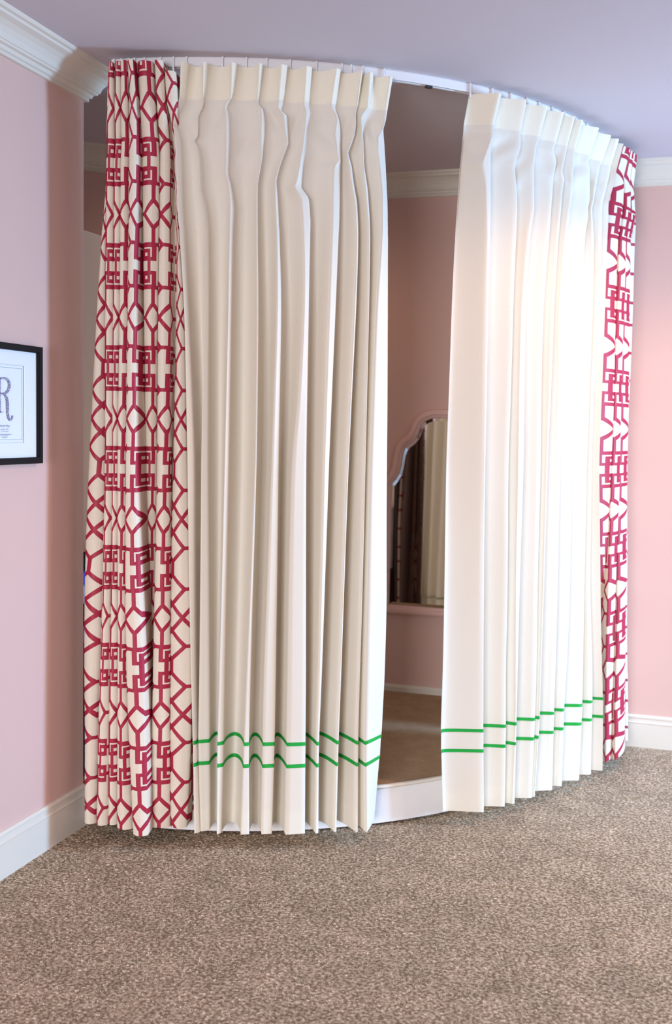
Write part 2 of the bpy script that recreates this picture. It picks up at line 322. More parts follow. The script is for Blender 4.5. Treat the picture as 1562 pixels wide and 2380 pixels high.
    [1.672,1.644,1.644,1.644,1.644,1.643,1.643,1.643,1.643,1.643,1.642,1.642,1.642,1.642,1.642,1.642,1.642,1.642,1.642,1.642,1.642,1.642,1.642,1.642,1.642,1.642,1.642,1.642,1.642,1.642,1.642,1.642,1.642,1.643,1.643,1.643,1.643,1.641,1.639,1.637,1.636,1.645,1.672]),
   ([33.75,33.87,33.64,33.19,33.14,33.19,33.24,33.29,33.33,33.36,33.4,33.43,33.47,33.51,33.54,33.61,33.67,33.74,33.81,33.87,33.94,34.0,34.07,34.13,34.2,34.26,34.31,34.33,34.35,34.38,34.4,34.41,34.43,34.48,34.5,34.48,34.47,34.45,34.4,34.31,34.23,34.16,33.97],
    [1.685,1.657,1.657,1.657,1.656,1.656,1.656,1.656,1.656,1.655,1.655,1.655,1.655,1.655,1.655,1.655,1.655,1.655,1.655,1.655,1.655,1.655,1.655,1.655,1.655,1.655,1.655,1.655,1.655,1.655,1.655,1.655,1.655,1.655,1.655,1.655,1.655,1.656,1.656,1.657,1.657,1.666,1.693]),
   ([34.29,34.16,33.8,33.38,33.42,33.46,33.5,33.53,33.57,33.61,33.64,33.68,33.71,33.75,33.8,33.9,34.0,34.1,34.2,34.28,34.33,34.38,34.43,34.48,34.53,34.58,34.61,34.63,34.66,34.68,34.7,34.7,34.71,34.74,34.74,34.72,34.7,34.66,34.59,34.48,34.42,34.38,34.22],
    [1.672,1.644,1.644,1.644,1.644,1.643,1.643,1.643,1.643,1.643,1.642,1.642,1.642,1.642,1.642,1.642,1.642,1.642,1.642,1.642,1.642,1.642,1.642,1.642,1.642,1.642,1.642,1.642,1.642,1.642,1.642,1.642,1.642,1.643,1.643,1.643,1.643,1.646,1.648,1.651,1.653,1.662,1.689]),
   ([36.31,36.23,36.2,36.18,36.06,35.86,35.66,35.22,35.2,35.24,35.27,35.31,35.38,35.45,35.52,35.59,35.66,35.74,35.81,35.87,35.88,35.9,35.91,35.92,35.94,35.95,35.96,35.97,35.99,36.0,35.99,35.95,35.82,35.61,35.44,35.29,35.2,35.15,35.11,35.07,35.1,35.11,35.11],
    [1.67,1.642,1.643,1.644,1.646,1.647,1.648,1.649,1.651,1.652,1.653,1.654,1.655,1.655,1.655,1.655,1.655,1.655,1.655,1.655,1.655,1.655,1.655,1.655,1.655,1.655,1.655,1.655,1.655,1.655,1.655,1.655,1.655,1.655,1.655,1.655,1.655,1.658,1.661,1.664,1.667,1.676,1.703]),
   ([36.81,36.49,36.45,36.41,36.3,36.19,36.29,36.4,36.5,36.6,36.71,36.81,36.91,36.95,37.0,37.05,37.1,37.14,37.19,37.24,37.29,37.33,37.36,37.39,37.41,37.44,37.47,37.49,37.52,37.54,37.56,37.58,37.64,37.73,37.87,38.12,38.28,38.38,38.54,38.42,38.12,37.92,37.35],
    [1.655,1.637,1.634,1.632,1.629,1.625,1.621,1.617,1.614,1.61,1.606,1.603,1.6,1.6,1.599,1.599,1.599,1.598,1.598,1.598,1.598,1.597,1.597,1.597,1.596,1.596,1.596,1.595,1.595,1.595,1.595,1.594,1.593,1.592,1.589,1.584,1.58,1.585,1.591,1.596,1.6,1.6,1.6]),
  ], [1.635,1.628,1.627,1.626,1.624,1.623,1.622,1.621,1.619,1.618,1.617,1.616,1.614,1.612,1.61,1.609,1.607,1.605,1.603,1.601,1.599,1.597,1.595,1.593,1.591,1.589,1.587,1.585,1.583,1.581,1.579,1.577,1.571,1.56,1.548,1.535,1.525,1.52,1.514,1.509,1.505,1.513,1.548]),
 'WR': ([
   ([47.44,46.98,46.98,46.99,46.99,46.99,47.0,47.0,47.0,47.0,46.99,46.97,46.95,46.92,46.9,46.88,46.85,46.83,46.81,46.78,46.76,46.73,46.71,46.68,46.66,46.64,46.62,46.61,46.59,46.57,46.55,46.54,46.48,46.44,46.41,46.43,46.42,46.29,46.19,46.09,45.88,46.11,46.76],
    [1.635,1.625,1.624,1.623,1.621,1.62,1.618,1.617,1.615,1.614,1.612,1.611,1.61,1.61,1.61,1.61,1.609,1.609,1.609,1.609,1.609,1.609,1.608,1.608,1.608,1.608,1.608,1.608,1.608,1.607,1.607,1.607,1.607,1.606,1.605,1.602,1.6,1.609,1.618,1.628,1.635,1.632,1.625]),
   ([50.27,50.0,50.03,50.18,50.0,49.82,49.6,49.36,49.12,48.88,48.75,48.96,49.16,49.26,49.32,49.39,49.45,49.51,49.57,49.62,49.66,49.7,49.74,49.77,49.81,49.85,49.89,49.9,49.91,49.92,49.94,49.95,49.99,50.05,50.15,50.33,50.47,50.55,50.63,50.72,50.87,50.95,51.2],
    [1.69,1.668,1.668,1.667,1.667,1.667,1.667,1.666,1.666,1.666,1.665,1.665,1.665,1.665,1.665,1.665,1.665,1.665,1.665,1.665,1.665,1.665,1.665,1.665,1.665,1.665,1.665,1.665,1.665,1.665,1.665,1.665,1.665,1.665,1.665,1.665,1.665,1.67,1.676,1.681,1.685,1.686,1.688]),
   ([50.66,50.27,50.27,50.31,50.15,50.0,49.94,49.96,49.97,49.98,50.0,50.03,50.06,50.08,50.1,50.12,50.14,50.17,50.19,50.2,50.21,50.23,50.24,50.25,50.26,50.27,50.28,50.29,50.29,50.29,50.3,50.3,50.31,50.32,50.39,50.51,50.61,50.69,50.77,50.86,51.01,51.11,51.4],
    [1.69,1.668,1.668,1.667,1.667,1.667,1.667,1.666,1.666,1.666,1.665,1.665,1.665,1.665,1.665,1.665,1.665,1.665,1.665,1.665,1.665,1.665,1.665,1.665,1.665,1.665,1.665,1.665,1.665,1.665,1.665,1.665,1.665,1.665,1.665,1.665,1.665,1.67,1.676,1.681,1.685,1.686,1.688]),
   ([54.47,54.39,54.3,54.45,54.52,54.43,54.27,54.04,53.81,53.63,53.72,53.81,53.9,53.98,54.05,54.12,54.19,54.26,54.29,54.29,54.3,54.3,54.31,54.31,54.32,54.32,54.31,54.3,54.29,54.28,54.27,54.26,54.23,54.17,54.2,54.25,54.3,54.34,54.38,54.43,54.59,54.63,54.75],
    [1.69,1.668,1.668,1.667,1.667,1.667,1.667,1.666,1.666,1.666,1.665,1.665,1.665,1.665,1.665,1.665,1.665,1.665,1.665,1.665,1.665,1.665,1.665,1.665,1.665,1.665,1.665,1.665,1.665,1.665,1.665,1.665,1.665,1.665,1.665,1.665,1.665,1.67,1.676,1.681,1.685,1.686,1.688]),
   ([54.68,54.61,54.5,54.71,54.73,54.64,54.48,54.24,54.01,53.85,53.94,54.03,54.12,54.2,54.27,54.34,54.41,54.48,54.51,54.51,54.52,54.52,54.53,54.53,54.54,54.54,54.53,54.52,54.51,54.5,54.49,54.48,54.45,54.4,54.42,54.48,54.52,54.56,54.61,54.65,54.82,54.86,54.97],
    [1.69,1.668,1.668,1.667,1.667,1.667,1.667,1.666,1.666,1.666,1.665,1.665,1.665,1.665,1.665,1.665,1.665,1.665,1.665,1.665,1.665,1.665,1.665,1.665,1.665,1.665,1.665,1.665,1.665,1.665,1.665,1.665,1.665,1.665,1.665,1.665,1.665,1.67,1.676,1.681,1.685,1.686,1.688]),
   ([58.17,57.83,57.73,57.34,57.28,57.22,57.17,57.11,57.06,57.02,57.06,57.1,57.14,57.18,57.21,57.25,57.29,57.33,57.37,57.27,57.17,57.06,56.94,56.83,56.71,56.63,56.58,56.52,56.47,56.42,56.36,56.31,56.13,55.83,55.87,55.97,56.05,56.15,56.25,56.35,56.52,56.49,56.38],
    [1.69,1.668,1.668,1.667,1.667,1.667,1.667,1.666,1.666,1.666,1.665,1.665,1.665,1.665,1.665,1.665,1.665,1.665,1.665,1.665,1.665,1.665,1.665,1.665,1.665,1.665,1.665,1.665,1.665,1.665,1.665,1.665,1.665,1.665,1.665,1.665,1.665,1.67,1.676,1.681,1.685,1.686,1.688]),
   ([58.41,58.07,57.93,57.57,57.51,57.46,57.4,57.35,57.29,57.26,57.3,57.34,57.38,57.42,57.46,57.5,57.53,57.57,57.61,57.5,57.4,57.31,57.24,57.16,57.08,57.04,57.0,56.97,56.93,56.9,56.86,56.83,56.71,56.52,56.67,56.95,57.14,57.01,56.88,56.76,56.69,56.7,56.76],
    [1.69,1.668,1.668,1.667,1.667,1.667,1.667,1.666,1.666,1.666,1.665,1.665,1.665,1.665,1.665,1.665,1.665,1.665,1.665,1.665,1.665,1.665,1.665,1.665,1.665,1.665,1.665,1.665,1.665,1.665,1.665,1.665,1.665,1.665,1.665,1.665,1.665,1.67,1.676,1.681,1.685,1.686,1.688]),
   ([61.48,61.08,60.98,60.55,60.85,61.15,61.36,61.21,61.06,60.91,60.88,60.86,60.83,60.81,60.78,60.74,60.7,60.66,60.62,60.58,60.54,60.5,60.46,60.42,60.38,60.34,60.29,60.25,60.21,60.16,60.12,60.08,59.93,59.73,59.86,60.11,60.28,60.23,60.18,60.12,60.04,60.0,59.87],
    [1.69,1.668,1.668,1.667,1.667,1.667,1.667,1.666,1.666,1.666,1.665,1.665,1.665,1.665,1.665,1.665,1.665,1.665,1.665,1.665,1.665,1.665,1.665,1.665,1.665,1.665,1.665,1.665,1.665,1.665,1.665,1.665,1.665,1.665,1.665,1.665,1.665,1.67,1.676,1.681,1.685,1.686,1.688]),
   ([61.73,61.34,61.2,60.84,61.14,61.44,61.61,61.46,61.32,61.17,61.14,61.12,61.1,61.08,61.04,61.0,60.96,60.92,60.88,60.84,60.8,60.76,60.72,60.68,60.64,60.6,60.55,60.51,60.47,60.42,60.38,60.34,60.19,59.99,60.12,60.38,60.55,60.5,60.44,60.39,60.31,60.27,60.14],
    [1.69,1.668,1.668,1.667,1.667,1.667,1.667,1.666,1.666,1.666,1.665,1.665,1.665,1.665,1.665,1.665,1.665,1.665,1.665,1.665,1.665,1.665,1.665,1.665,1.665,1.665,1.665,1.665,1.665,1.665,1.665,1.665,1.665,1.665,1.665,1.665,1.665,1.67,1.676,1.681,1.685,1.686,1.688]),
   ([63.97,63.62,63.55,63.4,63.26,63.11,62.96,62.81,62.8,63.29,63.26,63.17,63.09,63.01,62.97,62.92,62.88,62.84,62.8,62.75,62.71,62.67,62.63,62.58,62.54,62.51,62.49,62.46,62.43,62.41,62.38,62.36,62.27,62.15,62.1,62.0,61.92,61.72,61.52,61.32,61.19,61.01,60.54],
    [1.69,1.668,1.668,1.667,1.667,1.667,1.667,1.666,1.666,1.666,1.665,1.665,1.665,1.665,1.665,1.665,1.665,1.665,1.665,1.665,1.665,1.665,1.665,1.665,1.665,1.665,1.665,1.665,1.665,1.665,1.665,1.665,1.665,1.665,1.665,1.665,1.665,1.67,1.676,1.681,1.685,1.686,1.688]),
   ([64.15,63.81,63.74,63.59,63.44,63.29,63.14,62.99,63.02,63.52,63.45,63.36,63.27,63.2,63.16,63.11,63.07,63.03,62.99,62.94,62.9,62.86,62.82,62.77,62.73,62.7,62.67,62.65,62.62,62.6,62.57,62.54,62.46,62.33,62.29,62.19,62.11,61.91,61.7,61.5,61.37,61.2,60.72],
    [1.69,1.668,1.668,1.667,1.667,1.667,1.667,1.666,1.666,1.666,1.665,1.665,1.665,1.665,1.665,1.665,1.665,1.665,1.665,1.665,1.665,1.665,1.665,1.665,1.665,1.665,1.665,1.665,1.665,1.665,1.665,1.665,1.665,1.665,1.665,1.665,1.665,1.67,1.676,1.681,1.685,1.686,1.688]),
   ([65.9,65.52,65.46,65.48,65.53,65.43,65.31,65.19,65.22,65.27,65.32,65.38,65.4,65.28,65.16,65.04,64.92,64.83,64.77,64.7,64.64,64.58,64.51,64.45,64.39,64.32,64.26,64.2,64.15,64.11,64.07,64.02,63.88,63.73,63.98,64.47,64.81,64.72,64.63,64.54,64.4,64.4,64.4],
    [1.69,1.668,1.668,1.667,1.667,1.667,1.667,1.666,1.666,1.666,1.665,1.665,1.665,1.665,1.665,1.665,1.665,1.665,1.665,1.665,1.665,1.665,1.665,1.665,1.665,1.665,1.665,1.665,1.665,1.665,1.665,1.665,1.665,1.665,1.665,1.665,1.665,1.67,1.676,1.681,1.685,1.686,1.688]),
   ([66.09,65.72,65.66,65.69,65.75,65.63,65.51,65.39,65.43,65.48,65.54,65.59,65.6,65.48,65.36,65.24,65.12,65.03,64.97,64.91,64.84,64.78,64.71,64.65,64.59,64.52,64.46,64.4,64.35,64.31,64.27,64.22,64.08,63.93,64.18,64.68,65.02,64.93,64.84,64.75,64.61,64.61,64.61],
    [1.69,1.668,1.668,1.667,1.667,1.667,1.667,1.666,1.666,1.666,1.665,1.665,1.665,1.665,1.665,1.665,1.665,1.665,1.665,1.665,1.665,1.665,1.665,1.665,1.665,1.665,1.665,1.665,1.665,1.665,1.665,1.665,1.665,1.665,1.665,1.665,1.665,1.67,1.676,1.681,1.685,1.686,1.688]),
   ([70.17,69.34,69.18,68.83,69.49,69.55,69.62,69.68,69.74,69.81,69.87,69.93,70.0,70.06,69.97,69.85,69.72,69.59,69.47,69.34,69.22,69.09,69.02,69.01,68.99,68.97,68.95,68.93,68.91,68.9,68.88,68.86,68.8,68.7,68.52,68.18,67.93,67.76,67.59,67.42,66.75,66.73,66.65],
    [1.69,1.668,1.668,1.667,1.667,1.667,1.667,1.666,1.666,1.666,1.665,1.665,1.665,1.665,1.665,1.665,1.665,1.665,1.665,1.665,1.665,1.665,1.665,1.665,1.665,1.665,1.665,1.665,1.665,1.665,1.665,1.665,1.665,1.665,1.665,1.665,1.665,1.67,1.676,1.681,1.685,1.686,1.688]),
   ([70.52,69.69,69.5,69.22,69.88,69.94,70.01,70.07,70.14,70.2,70.26,70.33,70.39,70.46,70.35,70.22,70.09,69.96,69.83,69.71,69.58,69.45,69.39,69.38,69.36,69.34,69.32,69.3,69.28,69.27,69.25,69.23,69.17,69.07,68.89,68.55,68.29,68.12,67.95,67.78,67.1,67.07,67.0],
    [1.69,1.668,1.668,1.667,1.667,1.667,1.667,1.666,1.666,1.666,1.665,1.665,1.665,1.665,1.665,1.665,1.665,1.665,1.665,1.665,1.665,1.665,1.665,1.665,1.665,1.665,1.665,1.665,1.665,1.665,1.665,1.665,1.665,1.665,1.665,1.665,1.665,1.67,1.676,1.681,1.685,1.686,1.688]),
   ([74.29,73.51,72.92,72.39,72.16,71.93,71.7,71.47,71.24,71.03,70.85,70.67,70.49,70.31,70.12,70.11,70.25,70.39,70.53,70.67,70.81,70.95,71.06,71.09,71.12,71.15,71.18,71.21,71.25,71.28,71.31,71.34,71.44,71.51,71.48,71.4,71.33,71.15,70.98,70.8,70.57,70.51,70.32],
    [1.69,1.668,1.669,1.669,1.67,1.671,1.671,1.672,1.673,1.673,1.674,1.675,1.675,1.675,1.675,1.675,1.675,1.675,1.675,1.675,1.675,1.675,1.675,1.675,1.675,1.675,1.675,1.675,1.675,1.675,1.675,1.675,1.675,1.675,1.675,1.675,1.675,1.683,1.691,1.699,1.705,1.706,1.708]),
   ([74.74,73.83,73.26,72.8,72.57,72.33,72.1,71.86,71.63,71.42,71.24,71.05,70.86,70.68,70.49,70.52,70.66,70.8,70.95,71.09,71.23,71.37,71.48,71.51,71.54,71.57,71.6,71.63,71.67,71.7,71.73,71.76,71.87,71.94,71.9,71.83,71.76,71.58,71.39,71.21,70.99,70.92,70.73],
    [1.69,1.668,1.669,1.669,1.67,1.671,1.671,1.672,1.673,1.673,1.674,1.675,1.675,1.675,1.675,1.675,1.675,1.675,1.675,1.675,1.675,1.675,1.675,1.675,1.675,1.675,1.675,1.675,1.675,1.675,1.675,1.675,1.675,1.675,1.675,1.675,1.675,1.683,1.691,1.699,1.705,1.706,1.708]),
   ([76.49,75.84,75.71,75.45,75.2,74.94,74.67,74.39,74.12,73.84,73.56,73.28,73.0,72.91,72.93,72.95,72.97,72.99,73.01,73.03,73.05,73.07,73.07,73.07,73.06,73.06,73.05,73.05,73.04,73.04,73.03,73.03,73.01,72.96,72.86,72.67,72.52,72.44,72.35,72.78,73.22,73.34,73.63],
    [1.7,1.678,1.678,1.678,1.679,1.679,1.679,1.679,1.679,1.679,1.68,1.68,1.68,1.68,1.68,1.68,1.68,1.68,1.68,1.68,1.68,1.68,1.68,1.68,1.68,1.68,1.68,1.68,1.68,1.68,1.68,1.68,1.68,1.68,1.68,1.68,1.68,1.689,1.698,1.708,1.715,1.716,1.718]),
   ([76.98,76.36,76.19,75.93,75.67,75.41,75.12,74.84,74.55,74.27,73.98,73.7,73.41,73.37,73.39,73.41,73.43,73.45,73.47,73.49,73.51,73.53,73.53,73.52,73.52,73.51,73.51,73.5,73.5,73.49,73.49,73.48,73.47,73.42,73.32,73.12,72.97,72.88,72.79,73.23,73.68,73.8,74.12],
    [1.7,1.678,1.678,1.678,1.679,1.679,1.679,1.679,1.679,1.679,1.68,1.68,1.68,1.68,1.68,1.68,1.68,1.68,1.68,1.68,1.68,1.68,1.68,1.68,1.68,1.68,1.68,1.68,1.68,1.68,1.68,1.68,1.68,1.68,1.68,1.68,1.68,1.689,1.698,1.708,1.715,1.716,1.718]),
   ([79.24,77.58,77.34,77.2,77.07,76.93,76.79,76.59,76.3,76.02,75.73,75.63,75.66,75.7,75.73,75.76,75.73,75.7,75.66,75.63,75.6,75.57,75.53,75.5,75.47,75.44,75.41,75.4,75.4,75.4,75.4,75.39,75.39,75.27,74.99,74.45,74.1,74.49,74.87,75.26,75.81,75.95,76.33],
    [1.7,1.692,1.691,1.69,1.689,1.688,1.687,1.685,1.684,1.683,1.682,1.681,1.68,1.68,1.681,1.681,1.681,1.682,1.682,1.682,1.682,1.683,1.683,1.683,1.684,1.684,1.684,1.685,1.685,1.685,1.685,1.686,1.687,1.688,1.691,1.696,1.7,1.709,1.718,1.728,1.735,1.736,1.74]),
  ], [1.648,1.64,1.639,1.637,1.636,1.634,1.633,1.632,1.63,1.629,1.627,1.626,1.625,1.625,1.624,1.624,1.624,1.623,1.623,1.623,1.623,1.622,1.622,1.622,1.621,1.621,1.621,1.62,1.62,1.62,1.619,1.619,1.618,1.617,1.614,1.609,1.605,1.608,1.61,1.613,1.615,1.619,1.63]),
 'PL': ([
   ([4.55,4.09,4.02,3.96,3.89,3.82,3.75,3.69,3.67,3.65,3.63,3.6,3.58,3.56,3.54,3.51,3.49,3.47,3.45,3.42,3.38,3.33,3.28,3.23,3.18,3.13,3.08,3.03,2.98,2.94,2.89,2.85,2.7,2.47,2.15,1.67,1.29,1.0,0.9,0.94,1.11,1.22,1.53],
    [1.66,1.64,1.637,1.634,1.632,1.629,1.626,1.623,1.62,1.618,1.615,1.612,1.61,1.61,1.61,1.61,1.61,1.61,1.61,1.61,1.61,1.61,1.61,1.61,1.61,1.61,1.61,1.61,1.61,1.61,1.61,1.61,1.61,1.61,1.61,1.61,1.61,1.615,1.621,1.626,1.63,1.635,1.65]),
   ([4.71,4.25,4.19,4.12,4.05,3.98,3.91,3.86,3.83,3.81,3.79,3.77,3.75,3.72,3.7,3.68,3.66,3.64,3.61,3.59,3.57,3.54,3.52,3.49,3.47,3.44,3.42,3.4,3.37,3.37,3.36,3.36,3.34,3.31,3.29,3.29,3.3,3.21,3.1,2.79,2.69,2.73,2.84],
    [1.66,1.64,1.637,1.634,1.632,1.629,1.626,1.623,1.62,1.618,1.615,1.612,1.61,1.61,1.61,1.61,1.61,1.61,1.61,1.61,1.61,1.61,1.61,1.61,1.61,1.61,1.61,1.61,1.61,1.61,1.61,1.61,1.61,1.61,1.61,1.61,1.61,1.615,1.621,1.626,1.63,1.635,1.65]),
   ([5.24,4.84,4.77,4.69,4.62,4.55,4.48,4.4,4.35,4.32,4.29,4.26,4.23,4.2,4.16,4.16,4.15,4.15,4.15,4.15,4.14,4.14,4.14,4.14,4.13,4.13,4.13,4.13,4.12,4.12,4.12,4.11,4.09,4.06,4.04,4.04,4.03,3.92,3.77,3.46,3.26,3.21,3.08],
    [1.7,1.68,1.677,1.674,1.672,1.669,1.666,1.663,1.66,1.657,1.655,1.652,1.65,1.65,1.65,1.65,1.65,1.65,1.65,1.65,1.65,1.65,1.65,1.65,1.65,1.65,1.65,1.65,1.65,1.65,1.65,1.65,1.65,1.65,1.65,1.65,1.65,1.65,1.65,1.65,1.65,1.65,1.65]),
   ([5.68,5.48,5.45,5.41,5.37,5.34,5.3,5.26,5.23,5.19,5.15,5.12,5.08,5.04,5.01,5.0,5.0,4.99,4.99,4.99,4.99,4.98,4.98,4.98,4.98,4.98,4.97,4.97,4.97,4.97,4.97,4.97,4.97,4.97,4.97,4.98,4.98,4.86,4.7,4.58,4.51,4.48,4.42],
    [1.7,1.68,1.677,1.674,1.672,1.669,1.666,1.663,1.66,1.657,1.655,1.652,1.65,1.65,1.65,1.65,1.65,1.65,1.65,1.65,1.65,1.65,1.65,1.65,1.65,1.65,1.65,1.65,1.65,1.65,1.65,1.65,1.65,1.65,1.65,1.65,1.65,1.65,1.65,1.65,1.65,1.65,1.65]),
   ([6.03,5.7,5.64,5.59,5.53,5.48,5.42,5.37,5.31,5.26,5.2,5.15,5.09,5.04,4.98,4.97,4.97,4.97,4.96,4.96,4.96,4.96,4.96,4.95,4.95,4.95,4.95,4.95,4.94,4.94,4.94,4.94,4.94,4.94,4.94,4.93,4.92,4.83,4.71,4.56,4.47,4.45,4.39],
    [1.705,1.685,1.681,1.678,1.674,1.67,1.666,1.663,1.659,1.655,1.651,1.647,1.645,1.645,1.645,1.645,1.645,1.645,1.645,1.645,1.645,1.645,1.645,1.645,1.645,1.645,1.645,1.645,1.645,1.645,1.645,1.645,1.645,1.645,1.645,1.645,1.645,1.644,1.642,1.641,1.64,1.639,1.635]),
   ([6.62,6.35,6.3,6.26,6.21,6.17,6.12,6.08,6.03,5.99,5.95,5.9,5.86,5.81,5.77,5.75,5.75,5.75,5.75,5.75,5.75,5.74,5.74,5.74,5.74,5.74,5.74,5.73,5.73,5.73,5.73,5.73,5.72,5.72,5.68,5.57,5.48,5.49,5.52,5.54,5.52,5.5,5.45],
    [1.705,1.685,1.681,1.678,1.674,1.67,1.666,1.663,1.659,1.655,1.651,1.647,1.645,1.645,1.645,1.645,1.645,1.645,1.645,1.645,1.645,1.645,1.645,1.645,1.645,1.645,1.645,1.645,1.645,1.645,1.645,1.645,1.645,1.645,1.645,1.645,1.645,1.644,1.642,1.641,1.64,1.639,1.635]),
   ([6.74,6.5,6.46,6.42,6.38,6.34,6.3,6.25,6.21,6.17,6.13,6.09,6.05,6.01,5.97,5.96,5.96,5.96,5.96,5.96,5.96,5.96,5.96,5.96,5.96,5.96,5.96,5.96,5.96,5.96,5.96,5.95,5.94,5.93,5.89,5.79,5.72,5.75,5.82,5.84,5.87,5.88,5.91],
    [1.71,1.69,1.687,1.683,1.68,1.677,1.674,1.67,1.667,1.664,1.66,1.657,1.655,1.655,1.655,1.655,1.655,1.655,1.655,1.655,1.655,1.655,1.655,1.655,1.655,1.655,1.655,1.655,1.655,1.655,1.655,1.655,1.655,1.655,1.655,1.655,1.655,1.656,1.656,1.657,1.657,1.658,1.66]),
   ([7.37,7.22,7.19,7.17,7.14,7.12,7.09,7.07,7.04,7.02,6.99,6.97,6.94,6.92,6.89,6.88,6.88,6.88,6.88,6.88,6.87,6.87,6.87,6.87,6.87,6.87,6.87,6.87,6.86,6.86,6.86,6.86,6.86,6.85,6.83,6.75,6.69,6.68,6.7,6.9,7.18,7.32,7.71],
    [1.71,1.69,1.687,1.683,1.68,1.677,1.674,1.67,1.667,1.664,1.66,1.657,1.655,1.655,1.655,1.655,1.655,1.655,1.655,1.655,1.655,1.655,1.655,1.655,1.655,1.655,1.655,1.655,1.655,1.655,1.655,1.655,1.655,1.655,1.655,1.655,1.655,1.656,1.656,1.657,1.657,1.658,1.66]),
   ([7.58,7.52,7.51,7.5,7.5,7.49,7.48,7.47,7.46,7.45,7.44,7.43,7.42,7.41,7.4,7.39,7.39,7.39,7.39,7.39,7.39,7.39,7.38,7.38,7.38,7.38,7.38,7.38,7.38,7.38,7.37,7.37,7.35,7.33,7.29,7.21,7.14,7.17,7.22,7.48,7.82,7.99,8.44],
    [1.715,1.695,1.694,1.693,1.692,1.691,1.69,1.689,1.688,1.688,1.687,1.686,1.685,1.685,1.685,1.685,1.685,1.685,1.685,1.685,1.685,1.685,1.685,1.685,1.685,1.685,1.685,1.685,1.685,1.685,1.685,1.685,1.685,1.685,1.685,1.685,1.685,1.688,1.69,1.693,1.695,1.698,1.705]),
   ([8.19,8.25,8.26,8.27,8.28,8.29,8.3,8.3,8.31,8.32,8.33,8.34,8.35,8.36,8.37,8.38,8.37,8.36,8.36,8.35,8.34,8.33,8.32,8.32,8.31,8.3,8.29,8.28,8.28,8.27,8.26,8.26,8.25,8.23,8.22,8.29,8.34,8.71,9.15,9.58,9.83,9.92,10.14],
    [1.715,1.695,1.694,1.693,1.692,1.691,1.69,1.689,1.688,1.688,1.687,1.686,1.685,1.685,1.685,1.685,1.685,1.685,1.685,1.685,1.685,1.685,1.685,1.685,1.685,1.685,1.685,1.685,1.685,1.685,1.685,1.685,1.685,1.685,1.685,1.685,1.685,1.688,1.69,1.693,1.695,1.698,1.705]),
   ([8.42,8.44,8.44,8.44,8.45,8.45,8.45,8.46,8.46,8.46,8.47,8.47,8.47,8.48,8.48,8.48,8.49,8.5,8.5,8.51,8.52,8.52,8.53,8.54,8.54,8.55,8.55,8.56,8.57,8.57,8.57,8.58,8.58,8.6,8.56,8.37,8.22,8.06,7.91,8.06,8.22,8.27,8.41],
    [1.69,1.675,1.672,1.67,1.668,1.665,1.663,1.661,1.658,1.656,1.654,1.652,1.65,1.65,1.649,1.649,1.649,1.648,1.648,1.648,1.647,1.647,1.647,1.647,1.646,1.646,1.646,1.645,1.645,1.645,1.644,1.644,1.643,1.642,1.634,1.604,1.58,1.565,1.55,1.55,1.55,1.55,1.55]),
   ([10.0,10.1,10.12,10.14,10.15,10.17,10.19,10.21,10.22,10.24,10.26,10.28,10.29,10.31,10.33,10.33,10.33,10.33,10.32,10.32,10.32,10.31,10.31,10.31,10.3,10.3,10.3,10.29,10.29,10.29,10.28,10.27,10.25,10.22,10.11,9.78,9.51,9.23,8.96,8.8,8.72,8.71,8.66],
    [1.69,1.675,1.672,1.67,1.668,1.665,1.663,1.661,1.658,1.656,1.654,1.652,1.65,1.65,1.649,1.649,1.649,1.648,1.648,1.648,1.647,1.647,1.647,1.647,1.646,1.646,1.646,1.645,1.645,1.645,1.644,1.644,1.643,1.642,1.634,1.604,1.58,1.565,1.55,1.55,1.55,1.55,1.55]),
   ([10.4,10.4,10.4,10.39,10.39,10.39,10.39,10.39,10.39,10.39,10.39,10.39,10.39,10.39,10.39,10.38,10.38,10.38,10.37,10.37,10.36,10.36,10.36,10.35,10.35,10.35,10.34,10.34,10.33,10.33,10.33,10.32,10.31,10.28,10.26,10.26,10.26,10.13,9.98,9.83,9.72,9.68,9.56],
    [1.7,1.68,1.676,1.672,1.667,1.663,1.659,1.655,1.65,1.646,1.642,1.638,1.635,1.635,1.635,1.635,1.635,1.635,1.635,1.635,1.635,1.635,1.635,1.635,1.635,1.635,1.635,1.635,1.635,1.635,1.635,1.635,1.635,1.635,1.635,1.635,1.635,1.633,1.631,1.629,1.627,1.626,1.62]),
   ([11.24,11.33,11.35,11.36,11.38,11.39,11.41,11.43,11.44,11.46,11.47,11.49,11.5,11.52,11.53,11.54,11.54,11.54,11.54,11.54,11.54,11.54,11.54,11.54,11.54,11.54,11.54,11.54,11.54,11.55,11.56,11.57,11.6,11.66,11.7,11.67,11.65,11.72,11.82,11.84,11.86,11.88,11.92],
    [1.7,1.68,1.676,1.672,1.667,1.663,1.659,1.655,1.65,1.646,1.642,1.638,1.635,1.635,1.635,1.635,1.635,1.635,1.635,1.635,1.635,1.635,1.635,1.635,1.635,1.635,1.635,1.635,1.635,1.635,1.635,1.635,1.635,1.635,1.635,1.635,1.635,1.633,1.631,1.629,1.627,1.626,1.62]),
   ([11.38,11.42,11.46,11.54,11.63,11.72,11.77,11.75,11.74,11.73,11.71,11.7,11.69,11.67,11.67,11.7,11.73,11.76,11.79,11.82,11.85,11.88,11.91,11.94,11.97,12.0,12.03,12.06,12.09,12.09,12.1,12.1,12.1,12.11,12.09,11.99,11.9,11.8,11.7,11.62,11.71,11.8,12.03],
    [1.69,1.672,1.668,1.661,1.654,1.647,1.64,1.633,1.626,1.619,1.612,1.605,1.6,1.6,1.6,1.6,1.6,1.6,1.6,1.601,1.601,1.601,1.601,1.601,1.601,1.601,1.601,1.601,1.601,1.601,1.601,1.601,1.602,1.602,1.603,1.604,1.605,1.607,1.609,1.611,1.612,1.613,1.615]),
